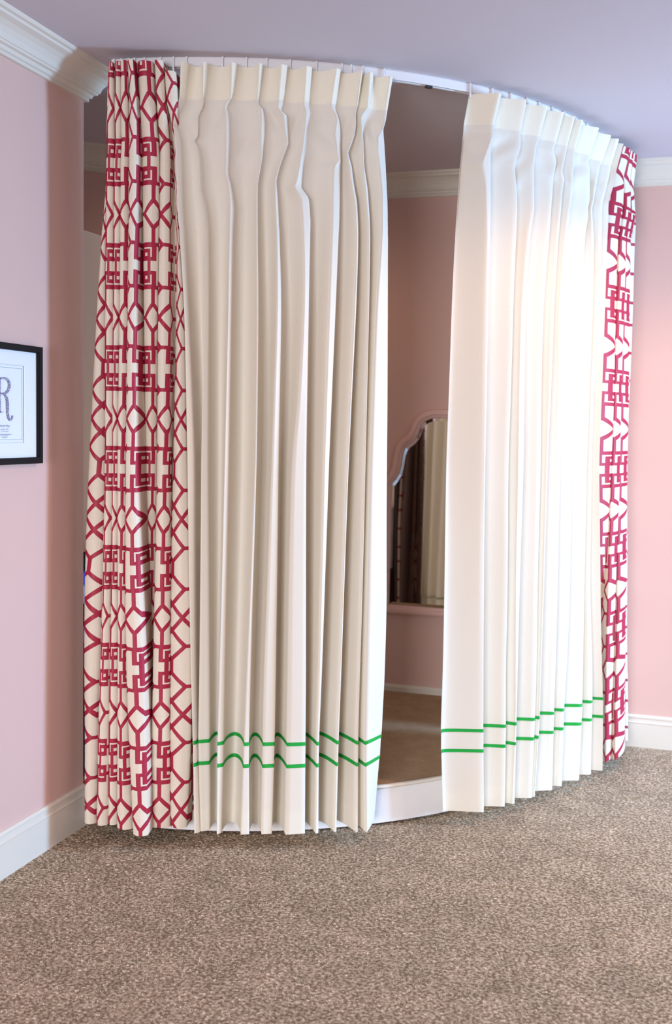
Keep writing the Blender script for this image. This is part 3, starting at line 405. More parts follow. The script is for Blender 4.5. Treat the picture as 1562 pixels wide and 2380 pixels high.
   ([12.55,12.62,12.62,12.58,12.53,12.49,12.44,12.4,12.35,12.3,12.25,12.2,12.16,12.11,12.08,12.09,12.1,12.11,12.13,12.14,12.15,12.16,12.17,12.19,12.2,12.21,12.22,12.23,12.25,12.29,12.34,12.39,12.54,12.79,13.06,13.31,13.51,13.82,14.15,14.39,14.34,14.25,13.99],
    [1.69,1.672,1.668,1.661,1.654,1.647,1.64,1.633,1.626,1.619,1.612,1.605,1.6,1.6,1.6,1.6,1.6,1.6,1.6,1.601,1.601,1.601,1.601,1.601,1.601,1.601,1.601,1.601,1.601,1.601,1.601,1.601,1.602,1.602,1.603,1.604,1.605,1.607,1.609,1.611,1.612,1.613,1.615]),
   ([12.53,12.38,12.36,12.33,12.31,12.28,12.26,12.24,12.22,12.2,12.17,12.15,12.13,12.11,12.13,12.16,12.19,12.21,12.24,12.27,12.3,12.33,12.36,12.39,12.42,12.45,12.48,12.5,12.53,12.56,12.58,12.61,12.7,12.84,13.02,13.26,13.46,13.74,14.02,14.28,14.33,14.3,14.2],
    [1.63,1.607,1.603,1.6,1.597,1.593,1.59,1.586,1.583,1.579,1.576,1.572,1.57,1.57,1.57,1.57,1.569,1.569,1.569,1.569,1.569,1.569,1.568,1.568,1.568,1.568,1.568,1.568,1.568,1.567,1.567,1.567,1.567,1.566,1.565,1.562,1.56,1.558,1.555,1.553,1.551,1.55,1.548]),
  ], [1.645,1.635,1.632,1.628,1.625,1.622,1.619,1.615,1.612,1.609,1.605,1.602,1.6,1.599,1.599,1.599,1.598,1.598,1.597,1.597,1.596,1.596,1.595,1.595,1.594,1.594,1.594,1.593,1.593,1.592,1.592,1.591,1.59,1.587,1.584,1.576,1.57,1.568,1.566,1.564,1.562,1.562,1.56]),
 'PR': ([
   ([80.09,79.37,79.23,79.09,78.95,78.81,78.67,78.51,78.34,78.18,78.01,77.85,77.68,77.52,77.35,77.19,77.02,76.86,76.69,76.53,76.37,76.37,76.37,76.37,76.37,76.37,76.37,76.37,76.37,76.38,76.38,76.38,76.38,76.39,76.39,76.41,76.42,77.69,79.22,81.13,82.66,83.25,84.88],
    [1.685,1.665,1.666,1.667,1.668,1.669,1.67,1.671,1.672,1.673,1.673,1.674,1.675,1.675,1.675,1.675,1.675,1.675,1.675,1.675,1.675,1.675,1.675,1.675,1.675,1.675,1.675,1.675,1.675,1.675,1.675,1.675,1.675,1.675,1.675,1.675,1.675,1.677,1.679,1.681,1.682,1.683,1.685]),
   ([83.47,83.23,83.19,83.15,83.11,83.0,82.78,82.56,82.35,82.13,81.92,81.7,81.49,81.27,81.05,80.84,80.62,80.41,80.19,79.99,80.01,80.03,80.05,80.07,80.09,80.11,80.13,80.15,80.17,80.19,80.21,80.23,80.3,80.4,80.58,81.07,81.47,81.37,81.43,81.79,82.07,82.3,83.04],
    [1.7,1.68,1.681,1.682,1.683,1.684,1.685,1.686,1.687,1.688,1.688,1.689,1.69,1.69,1.69,1.69,1.69,1.69,1.69,1.69,1.69,1.69,1.69,1.69,1.69,1.69,1.69,1.69,1.69,1.69,1.69,1.69,1.69,1.69,1.69,1.69,1.69,1.692,1.694,1.696,1.697,1.698,1.7]),
   ([83.06,83.09,83.09,83.1,83.1,82.99,82.7,82.41,82.13,81.84,81.55,81.27,80.98,80.69,80.41,80.12,79.83,79.55,79.26,78.97,78.9,78.92,78.95,78.98,79.0,79.03,79.06,79.08,79.11,79.13,79.16,79.19,79.28,79.42,79.65,79.97,80.22,79.72,79.41,79.45,79.49,79.67,80.11],
    [1.7,1.68,1.682,1.684,1.686,1.688,1.689,1.691,1.693,1.695,1.697,1.699,1.7,1.7,1.7,1.7,1.7,1.7,1.7,1.7,1.7,1.7,1.7,1.7,1.7,1.7,1.7,1.7,1.7,1.7,1.7,1.7,1.7,1.7,1.7,1.7,1.7,1.704,1.708,1.712,1.715,1.716,1.72]),
   ([85.03,88.41,88.93,88.65,88.23,87.8,87.38,86.95,86.53,86.11,85.68,85.26,84.83,84.41,83.99,83.56,83.14,82.71,82.29,82.2,82.24,82.27,82.31,82.35,82.38,82.42,82.46,82.49,82.53,82.57,82.6,82.64,82.76,82.96,83.28,84.18,84.89,85.07,85.48,86.46,87.23,87.47,87.77],
    [1.7,1.68,1.682,1.684,1.686,1.688,1.689,1.691,1.693,1.695,1.697,1.699,1.7,1.7,1.7,1.7,1.7,1.7,1.7,1.7,1.7,1.7,1.7,1.7,1.7,1.7,1.7,1.7,1.7,1.7,1.7,1.7,1.7,1.7,1.7,1.7,1.7,1.704,1.708,1.712,1.715,1.716,1.72]),
   ([84.37,86.12,86.44,86.77,86.45,86.06,85.67,85.28,84.89,84.51,84.12,83.73,83.34,82.95,82.56,82.18,81.79,81.4,81.01,80.71,80.75,80.79,80.83,80.86,80.9,80.94,80.97,81.01,81.05,81.08,81.12,81.16,81.28,81.48,81.8,82.55,83.15,82.59,82.19,82.14,82.1,82.03,81.86],
    [1.705,1.685,1.687,1.69,1.692,1.694,1.697,1.699,1.701,1.704,1.706,1.708,1.71,1.71,1.71,1.71,1.71,1.71,1.71,1.71,1.71,1.71,1.71,1.71,1.71,1.71,1.71,1.71,1.71,1.71,1.71,1.71,1.71,1.71,1.71,1.71,1.71,1.718,1.726,1.734,1.74,1.742,1.75]),
   ([87.71,92.74,92.19,91.65,91.1,90.55,90.01,89.46,88.91,88.37,87.82,87.27,86.73,86.18,85.63,85.09,84.54,83.99,83.53,83.65,83.78,83.91,84.03,84.16,84.29,84.42,84.54,84.67,84.8,84.93,85.05,85.18,85.6,86.28,87.42,90.16,92.36,92.4,92.31,92.25,92.2,92.18,92.06],
    [1.705,1.685,1.687,1.69,1.692,1.694,1.697,1.699,1.701,1.704,1.706,1.708,1.71,1.71,1.71,1.71,1.71,1.71,1.71,1.71,1.71,1.71,1.71,1.71,1.71,1.71,1.71,1.71,1.71,1.71,1.71,1.71,1.71,1.71,1.71,1.71,1.71,1.718,1.726,1.734,1.74,1.742,1.75]),
   ([92.85,92.74,92.5,92.26,92.02,91.78,91.54,91.3,91.06,90.81,90.57,90.33,90.09,89.85,89.61,89.37,89.13,89.23,89.34,89.45,89.57,89.68,89.79,89.91,90.02,90.13,90.25,90.36,90.47,90.59,90.7,90.81,91.19,91.8,92.59,92.49,92.41,92.33,92.25,92.18,92.13,92.11,92.01],
    [1.705,1.685,1.688,1.691,1.693,1.696,1.699,1.702,1.705,1.708,1.71,1.713,1.715,1.715,1.715,1.715,1.715,1.715,1.715,1.715,1.715,1.715,1.715,1.715,1.715,1.715,1.715,1.715,1.715,1.715,1.715,1.715,1.715,1.715,1.715,1.715,1.715,1.726,1.737,1.747,1.756,1.76,1.769]),
  ], [1.655,1.651,1.651,1.65,1.649,1.649,1.648,1.648,1.647,1.647,1.646,1.645,1.645,1.645,1.645,1.645,1.645,1.645,1.645,1.646,1.646,1.646,1.646,1.646,1.646,1.646,1.646,1.646,1.646,1.646,1.646,1.646,1.647,1.647,1.648,1.649,1.65,1.656,1.662,1.668,1.672,1.674,1.68]),
}
def fold_columns(cols, rH, wide=False, nstrip=4, nhol=14, tail=None):
    """returns plan polylines per z-level: arrays phi[level][k], r[level][k], u[k]"""
    pass

def catmull_rows(A, zsrc, zdst):
    A = np.array(A)                       # levels x k
    zs = np.array(zsrc)[::-1]; out = np.empty((len(zdst), A.shape[1]))
    for k in range(A.shape[1]): out[:, k] = np.interp(zdst, zs, A[::-1, k])
    return out

def plan(key, ucols=None, bulge=0.0, first_single=False, last_single=False, start_return=True, nstrip=4, nhol=16):
    cols, rH = DATA[key]
    L = len(ZL); seq = list(cols)
    groups = []
    i = 0
    if first_single: groups.append((seq[0], None)); i = 1
    while i < len(seq):
        if i == len(seq) - 1: groups.append((seq[i], None)); i += 1
        else: groups.append((seq[i], seq[i+1])); i += 2
    PH, RR, UU = [], [], []
    def uval(x):
        if isinstance(x, (int, float)): return np.full(L, float(x))
        zs, us = zip(*sorted(x)); return np.interp(ZL, zs, us)
    ui = 0
    prev = None
    for gi, (a, b) in enumerate(groups):
        fa, ra = np.array(a[0]), np.array(a[1]); ua = uval(ucols[ui]) if ucols else uval(0); ui += 1
        if prev is not None:
            fp, rp_, up = prev
            rh = np.minimum(np.array(rH), np.minimum(rp_, ra) - 0.012)
            zz = np.array(ZL); rh = np.where(zz < 0.13, np.maximum(rh, 1.545), rh)
            gap = fa - fp
            rc = (8 * rh - rp_ - ra) / 6
            c1 = fp + gap * 0.10; c2 = fa - gap * 0.10
            skew = {'WR': 1.0, 'PR': 0.6, 'WL': (gi - 1) / 9.0, 'PL': 0.0}[key]
            if key == 'WL': c2 = fa - gap * (0.10 + 0.35 * skew)
            if key in ('WR', 'PR'):
                c1 = fp + gap * (0.28 - 0.22 * skew); c2 = fp + gap * (0.80 - 0.40 * skew)
            zk = np.array(ZL); dent = 0.0
            if key in ('WL', 'WR'):              # soft creases under the heading
                z0, t0, sl = [(2.40, .62, .10), (2.36, .80, -.06), (2.41, .70, .09), (2.33, .55, .12), (2.38, .75, -.08)][gi % 5]
                dent = (z0, t0, sl)
            for t in np.linspace(0, 1, nhol + 1)[1:-1]:
                b0, b1, b2, b3 = (1-t)**3, 3*t*(1-t)**2, 3*t*t*(1-t), t**3
                PH.append(b0*fp + b1*c1 + b2*c2 + b3*fa); 
                rr_ = b0*rp_ + b1*rc + b2*(rc + skew*0.35*(ra - rc)) + b3*ra
                if dent:
                    z0, t0, sl = dent
                    d = (zk - z0 - sl*(t - t0))
                    rr_ = rr_ - 0.009*np.exp(-(d/0.022)**2 - ((t-t0)/0.28)**2) + 0.007*np.exp(-((d+0.045)/0.03)**2 - ((t-t0)/0.28)**2)
                RR.append(rr_); UU.append(up + (ua-up)*t)
        elif start_return:
            for t in np.linspace(0, 1, 6)[:-1]:
                if key == 'PL':
                    k = np.clip((1.5 - np.array(ZL)) / 0.5, 0, 1)
                    tf = fa + 0.25; tr_ = ra - 0.05 + (1.550 - ra + 0.05) * k
                    PH.append(tf + (fa - tf)*t); RR.append(tr_ + (ra - tr_)*t)
                elif key == 'PR':                      # unseen strip behind the white curtain, added to shut out light at the slit
                    PH.append(fa - 5.5*(1-t)); RR.append(ra + (1.588 - ra)*(1-t)**0.5)
                else:
                    PH.append(fa + 0.25*(1-t)); RR.append(ra - 0.05*(1-t))
                UU.append(ua - {'PL': 0.2, 'PR': 0.5}.get(key, 0.12)*(1-t))
        PH.append(fa); RR.append(ra); UU.append(ua)
        if b is not None:
            fb, rb = np.array(b[0]), np.array(b[1]); ub = uval(ucols[ui]) if ucols else uval(0); ui += 1
            for t in np.linspace(0, 1, nstrip + 1)[1:]:
                bl = bulge * sin(pi*t) * np.clip((fb - fa) / 1.2, 0.25, 1.3)
                PH.append(fa + (fb-fa)*t); RR.append(ra + (rb-ra)*t + bl); UU.append(ua + (ub-ua)*t)
            prev = (fb, rb, ub)
        else:
            prev = (fa, ra, ua)
    if key == 'PR':                                   # last edge turned back to the wall, added to block leaking window light
        fp, rp_, up = prev
        k = np.clip((2.44 - np.array(ZL)) / 0.15, 0, 1)
        for t in np.linspace(0, 1, 6)[1:]:
            PH.append(fp + (95.3 - fp) * t * k); RR.append(rp_ - 0.06 * t); UU.append(up + 0.3 * t)
    if key == 'PL':                                   # unseen end tucked behind the white curtain, added to close a light gap
        fp, rp_, up = prev
        for t in (0.33, 0.66, 1.0):
            PH.append(fp + 1.0 * t); RR.append(np.maximum(rp_ - 0.02 * t, 1.535)); UU.append(up + 0.1 * t)
    return np.array(PH).T, np.array(RR).T, np.array(UU).T

def smooth_cols(A, lo, it):
    # soften the long straight part below the buckles
    for _ in range(it):
        B = A.copy(); B[1:-1] = (A[:-2] + 2*A[1:-1] + A[2:]) / 4
        A[lo:-1] = B[lo:-1]
    return A

ZTOP, ZBOT = 2.56, 0.03
def z_grid():
    a = list(np.linspace(2.56, 2.458, 6)) + list(np.linspace(2.458, 2.05, 56))[1:] + list(np.linspace(2.05, 0.365, 46))[1:] + [0.351, 0.339, 0.277, 0.265] + list(np.linspace(0.265, 0.12, 6))[1:] + list(np.linspace(0.12, 0.045, 4))[1:]
    return np.array(a)

class Cloth:
    def __init__(s, key, ztop_drop=None, **kw):
        PH, RR, U0 = plan(key, **kw)
        s.z = z_grid()
        s.ph = catmull_rows(PH, ZL, s.z); s.r = catmull_rows(RR, ZL, s.z); s.U = catmull_rows(U0, ZL, s.z)
        lo = int(np.argmin(abs(s.z - 2.05)))
        s.ph = smooth_cols(s.ph, lo, 4); s.r = smooth_cols(s.r, lo, 4)
        # slight irregular waviness of hanging cloth
        K = s.ph.shape[1]; rng = np.random.RandomState(sum(map(ord, key)))
        for j in range(5):
            kk = rng.uniform(0.05, 0.35); zz = rng.uniform(2, 9); p0, p1 = rng.uniform(0, 6, 2)
            amp = 0.0007
            env = np.clip((2.44 - s.z) / 0.3, 0, 1)[:, None]
            s.r += amp * env * np.sin(np.arange(K)[None, :]*kk + p0) * np.sin(s.z[:, None]*zz + p1)
        # slightly scalloped hem
        s.X = CX + s.r * np.sin(np.radians(s.ph)); s.Y = CY - s.r * np.cos(np.radians(s.ph))
        s.Z = np.repeat(s.z[:, None], K, 1)
        tilt = np.clip((s.z - 2.3) / 0.26, 0, 1)[:, None]
        if ztop_drop:
            pc = s.ph[0]; k = np.clip((pc - ztop_drop[0]) / 0.25, 0, 1)
            s.Z = s.Z - (ztop_drop[1] * k)[None, :] * tilt
    def normals(s):
        G = np.stack([s.X, s.Y, s.Z], -1)
        du = np.gradient(G, axis=1); dv = np.gradient(G, axis=0)
        n = np.cross(du, dv); n /= np.linalg.norm(n, axis=-1, keepdims=True) + 1e-12
        return G, -n
    def part(s, name, z0, z1, mat, parent, offset=0.0, vper=1.0, v0=0.0, flip=1):
        G, N = s.normals()
        rad = np.stack([np.sin(np.radians(s.ph)), -np.cos(np.radians(s.ph)), 0*s.ph], -1)
        # normals to the outside (towards the room)
        if (N * rad).sum(-1).mean() < 0: N = -N
        G = G + N * offset
        idx = [i for i in range(len(s.z)) if z1 - 1e-6 <= s.z[i] <= z0 + 1e-6]
        K = G.shape[1]
        verts = [tuple(G[i, k]) for i in idx for k in range(K)]
        faces = []
        for a in range(len(idx) - 1):
            for k in range(K - 1):
                q = a*K + k; faces.append((q, q + K, q + K + 1, q + 1))
        me = bpy.data.meshes.new(name); me.from_pydata(verts, [], faces)
        uv = me.uv_layers.new(name='cloth')
        uvs = np.array([(s.U[i, k], (s.z[i] - v0) / vper) for i in idx for k in range(K)])
        li = np.zeros(len(me.loops), dtype=np.int32); me.loops.foreach_get('vertex_index', li)
        uv.data.foreach_set('uv', uvs[li].astype(np.float32).ravel())
        me.polygons.foreach_set('use_smooth', [True] * len(me.polygons))
        me.transform(Matrix.Translation(-parent.location))
        o = link(name, me, parent, mat)
        return o
    def ridge_index(s): return s.ph.shape[1]

def cloth_shader(t, color, transl, tcolor, rough=0.8):
    """diffuse + translucent woven cloth"""
    d = t.new('ShaderNodeBsdfDiffuse'); t.put(d.inputs[0], color); d.inputs[1].default_value = 0.2
    tr = t.new('ShaderNodeBsdfTranslucent'); t.put(tr.inputs[0], tcolor)
    g = t.new('ShaderNodeBsdfGlossy'); g.inputs[0].default_value = (1, 1, 1, 1); g.inputs[1].default_value = 0.55
    m = t.new('ShaderNodeMixShader'); m.inputs[0].default_value = transl
    t.l.new(d.outputs[0], m.inputs[1]); t.l.new(tr.outputs[0], m.inputs[2])
    m2 = t.new('ShaderNodeMixShader'); m2.inputs[0].default_value = 0.025
    t.l.new(m.outputs[0], m2.inputs[1]); t.l.new(g.outputs[0], m2.inputs[2])
    t.l.new(m2.outputs[0], t.out.inputs[0]); t.n.remove(t.b)
    return d, tr
def weave(t):
    c = t.coord()
    mp = t.new('ShaderNodeMapping'); mp.inputs['Scale'].default_value = (420, 420, 26); t.l.new(c, mp.inputs[0])
    mq = t.new('ShaderNodeMapping'); mq.inputs['Scale'].default_value = (26, 26, 420); t.l.new(c, mq.inputs[0])
    a = t.noise(1.0, 2, mp.outputs[0]); b = t.noise(1.0, 2, mq.outputs[0])
    return t.math('ADD', t.math('MULTIPLY', a, 0.5), t.math('MULTIPLY', b, 0.5))
def white_cloth(name, transl, rgb=(250, 244, 232)):
    t = NT(name); wv = weave(t)
    c = lin(*rgb); dk = tuple(v * 0.93 for v in c[:3]) + (1,)
    col = t.mix(wv, dk, c)
    cloth_shader(t, col, transl, lin(250, 236, 210))
    return t.m
M_wpanel = white_cloth('white_linen', 0.24)
M_whead = white_cloth('white_linen_heading', 0.10, (249, 241, 222))
M_whem = white_cloth('white_linen_hem', 0.20, (250, 244, 230))
t = NT('green_ribbon'); wv = weave(t)
t.base(t.mix(wv, lin(18, 146, 54), lin(30, 172, 66)), 0.6, 0.25); M_green = t.m

def lattice_material():
    t = NT('printed_lattice_linen')
    uvn = t.new('ShaderNodeUVMap', uv_map='cloth'); sx = t.new('ShaderNodeSeparateXYZ'); t.l.new(uvn.outputs[0], sx.inputs[0])
    u, v = sx.outputs[0], sx.outputs[1]
    # fold into the mirrored unit: u in [-.21,.19], w in [0,.5]
    P2 = 0.8
    uu = t.math('ADD', u, 0.21)
    uu = t.math('PINGPONG', uu, 0.4)
    uu = t.math('ADD', uu, -0.21)
    w_ = t.math('PINGPONG', v, 0.5)
    H = 0.0185
    def seg(ax, ay, bx, by, h=H):
        dx, dy = bx - ax, by - ay; L2 = dx*dx + dy*dy
        px = t.math('ADD', uu, -ax); py = t.math('ADD', w_, -ay)
        tt = t.math('ADD', t.math('MULTIPLY', px, dx / L2), t.math('MULTIPLY', py, dy / L2), clamp=True)
        ex = t.math('SUBTRACT', px, t.math('MULTIPLY', tt, dx)); ey = t.math('SUBTRACT', py, t.math('MULTIPLY', tt, dy))
        d2 = t.math('ADD', t.math('MULTIPLY', ex, ex), t.math('MULTIPLY', ey, ey))
        return t.math('LESS_THAN', d2, h*h)
    def rect(x0, x1, y0, y1):
        a = t.math('ABSOLUTE', t.math('ADD', uu, -(x0+x1)/2)); b = t.math('ABSOLUTE', t.math('ADD', w_, -(y0+y1)/2))
        return t.math('MULTIPLY', t.math('LESS_THAN', a, (x1-x0)/2), t.math('LESS_THAN', b, (y1-y0)/2))
    on = None
    def acc(x):
        nonlocal on
        on = x if on is None else t.math('MAXIMUM', on, x)
    acc(seg(-.21, .135, -.105, 0)); acc(seg(-.105, 0, 0, .135))
    acc(seg(0, .135, .105, 0)); acc(seg(.105, 0, .20, 0))
    acc(seg(0, .135, 0, .30)); acc(seg(-.085, .292, .02, .292))
    acc(seg(-.085, .292, -.21, .135)); acc(seg(-.085, .292, -.21, .43)); acc(seg(-.21, .43, -.21, .51))
    acc(rect(-.03, .136, .274, .452)); acc(rect(.027, .064, .44, .51)); acc(rect(.13, .20, .342, .379))
    off = rect(.014, .029, .320, .415)
    for q in (rect(.014, .110, .320, .335), rect(.064, .098, .372, .405)): off = t.math('MAXIMUM', off, q)
    on = t.math('MULTIPLY', on, t.math('SUBTRACT', 1.0, off))
    wv = weave(t)
    cream = t.mix(wv, lin(236, 220, 198), lin(250, 240, 224))
    red = t.mix(wv, lin(158, 30, 54), lin(200, 50, 82))
    col = t.mix(on, cream, red)
    tcol = t.mix(on, lin(226, 196, 160), lin(130, 30, 50))
    cloth_shader(t, col, 0.14, tcol)
    return t.m
M_lat = lattice_material()

t = NT('taupe_lining'); wv = weave(t)
cloth_shader(t, t.mix(wv, lin(120, 98, 92), lin(146, 122, 114)), 0.08, lin(150, 110, 90)); M_lining = t.m

def hook(parent, phi, r=1.6235):
    bm = bmesh.new()
    m = Matrix.Translation(P(phi, r + .004, 0)) @ Matrix.Rotation(radians(phi), 4, 'Z')
    add_box(bm, -.003, -.003, 2.548, .003, .002, 2.594)
    add_box(bm, -.0042, -.002, 2.5895, .0042, .008, 2.5950)
    bmesh.ops.transform(bm, matrix=m, verts=bm.verts)
    return to_obj('hook', bm, M_plastic, parent, bevel=0.0008)

def white_curtain(key, label, phi0, hooks, **kw):
    t = thing('curtain', label, 'curtain', tuple(P(phi0, 1.62, 0.0)))
    c = Cloth(key, **kw)
    c.part('heading', 2.56, 2.458, M_whead, t)
    c.part('panel', 2.458, 0.12, M_wpanel, t)
    c.part('hem', 0.12, 0.045, M_whem, t)
    for a, b in ((0.351, 0.339), (0.277, 0.265)):
        o = c.part('trim_stripe', a, b, M_green, t, offset=0.0012); o['label'] = 'green ribbon band'
    for a in hooks: hook(t, a)
    return t, c
white_curtain('WL', 'white pleated curtain left of the gap with two green bands near its hem', 25,
              (13.3, 17.4, 20.1, 22.4, 25.05, 28.05, 31.0, 32.1, 33.5, 36.1))
white_curtain('WR', 'white pleated curtain right of the gap with a warm glow and green bands', 62,
              (47.7, 51.1, 54.2, 57.1, 59.5, 62.3, 65.0, 68.0, 71.5, 75.0), first_single=True, start_return=False)

def lattice_curtain(key, label, phi0, hooks, **kw):
    t = thing('curtain', label, 'curtain', tuple(P(phi0, 1.62, 0.0)))
    c = Cloth(key, **kw)
    for nm, a, b in (('heading', 2.56, 2.458), ('panel', 2.458, 0.12), ('hem', 0.12, 0.045)):
        c.part(nm, a, b, M_lat, t, vper=0.331, v0=1.10)
    o = c.part('lining', 2.55, 0.045, M_lining, t, offset=-0.004); o['label'] = 'plain taupe lining'
    for a in hooks: hook(t, a)
    return t, c
def ub(base, *zu): return [(z, base + u) for z, u in zu]
UL = [ub(0, (2.5, -.32), (1.3, -.33), (1.1, -.31), (.8, -.21), (.4, -.15), (.03, -.14)),
      ub(0, (2.5, -.27), (1.3, -.18), (1.1, -.16), (.8, -.10), (.33, -.05), (.03, -.05)),
      ub(0, (2.5, -.02), (1.3, -.02), (.8, -.05), (.33, -.03), (.03, -.02)), ub(0, (2.5, .10), (1.3, .10), (.5, .14), (.03, .15)),
      .785, .895,
      ub(1.6, (2.5, -.09), (1.4, -.085), (.03, -.06)), ub(1.6, (2.5, .01), (1.4, .02), (.03, .10)),
      ub(2.4, (2.5, -.20), (2.2, -.17), (1.9, -.13), (1.4, -.11), (1.1, -.098), (.03, -.095)),
      ub(2.4, (2.5, -.02), (2.2, -.01), (1.9, .0), (1.4, .02), (1.1, .06), (.03, .062)),
      2.65, 2.82,
      ub(3.2, (2.5, -.20), (2.37, -.165), (2.15, -.13), (1.6, -.115), (1.1, -.105), (.03, -.09)),
      ub(3.2, (2.5, -.10), (2.37, -.07), (2.15, -.03), (1.6, .0), (1.1, .05), (.03, .09)),
      3.765, 3.96, 4.06]
lattice_curtain('PL', 'cream curtain with red lattice print beside the left wall', 9,
                (4.7, 5.6, 6.5, 7.2, 8.4, 10.3, 11.8), ucols=UL, ztop_drop=(11.25, 0.032), bulge=0.012, nstrip=8, nhol=18)
UR = [.0, .11, .80, .905, 1.60, 1.73, 1.80]
lattice_curtain('PR', 'cream curtain with red lattice print beside the right pink wall', 86,
                (79.5, 83, 86.5, 90), ucols=UR, bulge=0.010, nstrip=8, nhol=18)

# ------------------------------------------------------------------ arched mirror on the far wall
MX = -1.088
half = [(0.0, 1.5085), (.030, 1.5083), (.058, 1.5055), (.085, 1.496), (.108, 1.482), (.128, 1.462), (.142, 1.438), (.150, 1.413), (.157, 1.396),
        (.170, 1.381), (.190, 1.366), (.207, 1.348), (.219, 1.325), (.227, 1.298), (.232, 1.268), (.236, 1.238), (.243, 1.212), (.254, 1.192), (.268, 1.174), (.278, 1.160), (.280, 1.14), (.280, .80), (.280, .52)]
outline = [(MX - x, z) for x, z in half[::-1]] + [(MX + x, z) for x, z in half[1:]]
def inset(poly, d):
    n = len(poly); out = []
    for i in range(n):
        p0, p1, p2 = Vector(poly[i-1]), Vector(poly[i]), Vector(poly[(i+1) % n])
        a = (p1 - p0).normalized(); b = (p2 - p1).normalized()
        na = Vector((a.y, -a.x)); nb = Vector((b.y, -b.x))
        m = (na + nb)
        m = m.normalized() if m.length > 1e-6 else na
        out.append(tuple(p1 + m * (d / max(0.45, m.dot(na)))))
    return out
def ring_mesh(bm, rings):
    rows = [[bm.verts.new((p[0], y, p[1])) for p in poly] for poly, y in rings]
    for a, b in zip(rows[:-1], rows[1:]):
        n = len(a)
        for i in range(n):
            j = (i + 1) % n; bm.faces.new((a[i], a[j], b[j], b[i]))
    return rows
mi = thing('mirror', 'arched mirror with scalloped pink frame hung on the far wall', 'mirror', (MX, YB, 0.52))
bm = bmesh.new()
ring_mesh(bm, [(outline, YB - .001), (outline, YB - .016), (inset(outline, .003), YB - .022), (inset(outline, .012), YB - .025), (inset(outline, .024), YB - .024),
               (inset(outline, .028), YB - .018), (inset(outline, .036), YB - .016), (inset(outline, .040), YB - .012), (inset(outline, .040), YB - .004)])
M_mframe = plain('pink_painted_frame', (230, 190, 182), 0.45, 0.4, 0.02, 12)
to_obj('mirror_frame', bm, M_mframe, mi, smooth=False)
t = NT('mirror_silver'); t.base((0.86, 0.86, 0.84, 1), 0.02, 0.5); t.b.inputs['Metallic'].default_value = 1.0; M_silver = t.m
bm = bmesh.new()
g0 = inset(outline, .038); g1 = inset(outline, .056)
rows = ring_mesh(bm, [(g0, YB - .007), (g1, YB - .0095)])
bmesh.ops.contextual_create(bm, geom=rows[-1])
to_obj('glass', bm, M_silver, mi)

# ------------------------------------------------------------------ framed print on the left wall
fr = thing('picture_frame', 'black square frame with a white matted initial print on the left wall', 'picture frame', (XL, 2.802, 1.4675))
FY0, FY1, FZ0_, FZ1_ = 2.618, 2.986, 1.283, 1.652
bm = bmesh.new()
def rect_ring(y0, y1, z0, z1): return [(y0, z0), (y1, z0), (y1, z1), (y0, z1)]
def grow(r, d): return [(r[0][0]+d, r[0][1]+d), (r[1][0]-d, r[1][1]+d), (r[2][0]-d, r[2][1]-d), (r[3][0]+d, r[3][1]-d)]
def wall_rings(bm, rings):
    rows = [[bm.verts.new((XL + x, p[0], p[1])) for p in poly] for poly, x in rings]
    for a, b in zip(rows[:-1], rows[1:]):
        for i in range(4):
            j = (i + 1) % 4; bm.faces.new((a[i], a[j], b[j], b[i]))
    return rows
o_ = rect_ring(FY0, FY1, FZ0_, FZ1_)
wall_rings(bm, [(o_, .0005), (o_, .022), (grow(o_, .002), .024), (grow(o_, .018), .024), (grow(o_, .020), .022), (grow(o_, .020), .008)])
to_obj('frame_moulding', bm, M_black, fr)
mo = rect_ring(2.7, 2.904, 1.348, 1.589)
bm = bmesh.new(); gi = grow(o_, .019)
wall_rings(bm, [(gi, .012), (mo, .012), (grow(mo, .002), .0095)])
M_mat = plain('mat_board', (236, 238, 242), 0.8, 0.1, 0.01, 40)
to_obj('mat_board', bm, M_mat, fr)
bm = bmesh.new()
rr = grow(mo, -.004)
bm.faces.new([bm.verts.new((XL + .0075, p[0], p[1])) for p in rr])
to_obj('print_sheet', bm, plain('print_paper', (234, 238, 246), 0.75, 0.1, 0.008, 40), fr)
bm = bmesh.new()
a = grow(mo, .010); b = grow(mo, .0112)
wall_rings(bm, [(a, .0085), (b, .0085)])
to_obj('printed_border', bm, plain('grey_ink', (158, 164, 170), 0.8, 0.1), fr)
# glitter initial: strokes of changing width
def stroke(bm, pts, x):
    """pts: (y, z, width)"""
    n = len(pts); l, r = [], []
    for i, (y, z, wd) in enumerate(pts):
        a = Vector(pts[max(0, i-1)][:2]); b = Vector(pts[min(n-1, i+1)][:2]); d = (b - a).normalized(); nn = Vector((-d.y, d.x))
        l.append(bm.verts.new((x, y + nn.x*wd/2, z + nn.y*wd/2))); r.append(bm.verts.new((x, y - nn.x*wd/2, z - nn.y*wd/2)))
    for i in range(n - 1): bm.faces.new((l[i], l[i+1], r[i+1], r[i]))
def bez(p0, p1, p2, p3, n=14):
    o = []
    for i in range(n):
        t = i / (n - 1); b = ((1-t)**3, 3*t*(1-t)**2, 3*t*t*(1-t), t**3)
        o.append(tuple(sum(b[k]*q[j] for k, q in enumerate((p0, p1, p2, p3))) for j in range(3)))
    return o
bm = bmesh.new(); xs = XL + .0092
stroke(bm, [(2.776, 1.545, .0125), (2.776, 1.442, .0125)], xs)
stroke(bm, [(2.764, 1.5445, .004), (2.79, 1.5445, .004)], xs); stroke(bm, [(2.764, 1.4425, .004), (2.786, 1.4425, .004)], xs)
stroke(bm, bez((2.781, 1.5445, .004), (2.815, 1.551, .007), (2.832, 1.536, .012), (2.8255, 1.519, .0125)) + bez((2.8255, 1.519, .0125), (2.822, 1.504, .010), (2.803, 1.497, .006), (2.782, 1.4985, .004))[1:], xs + .0003)
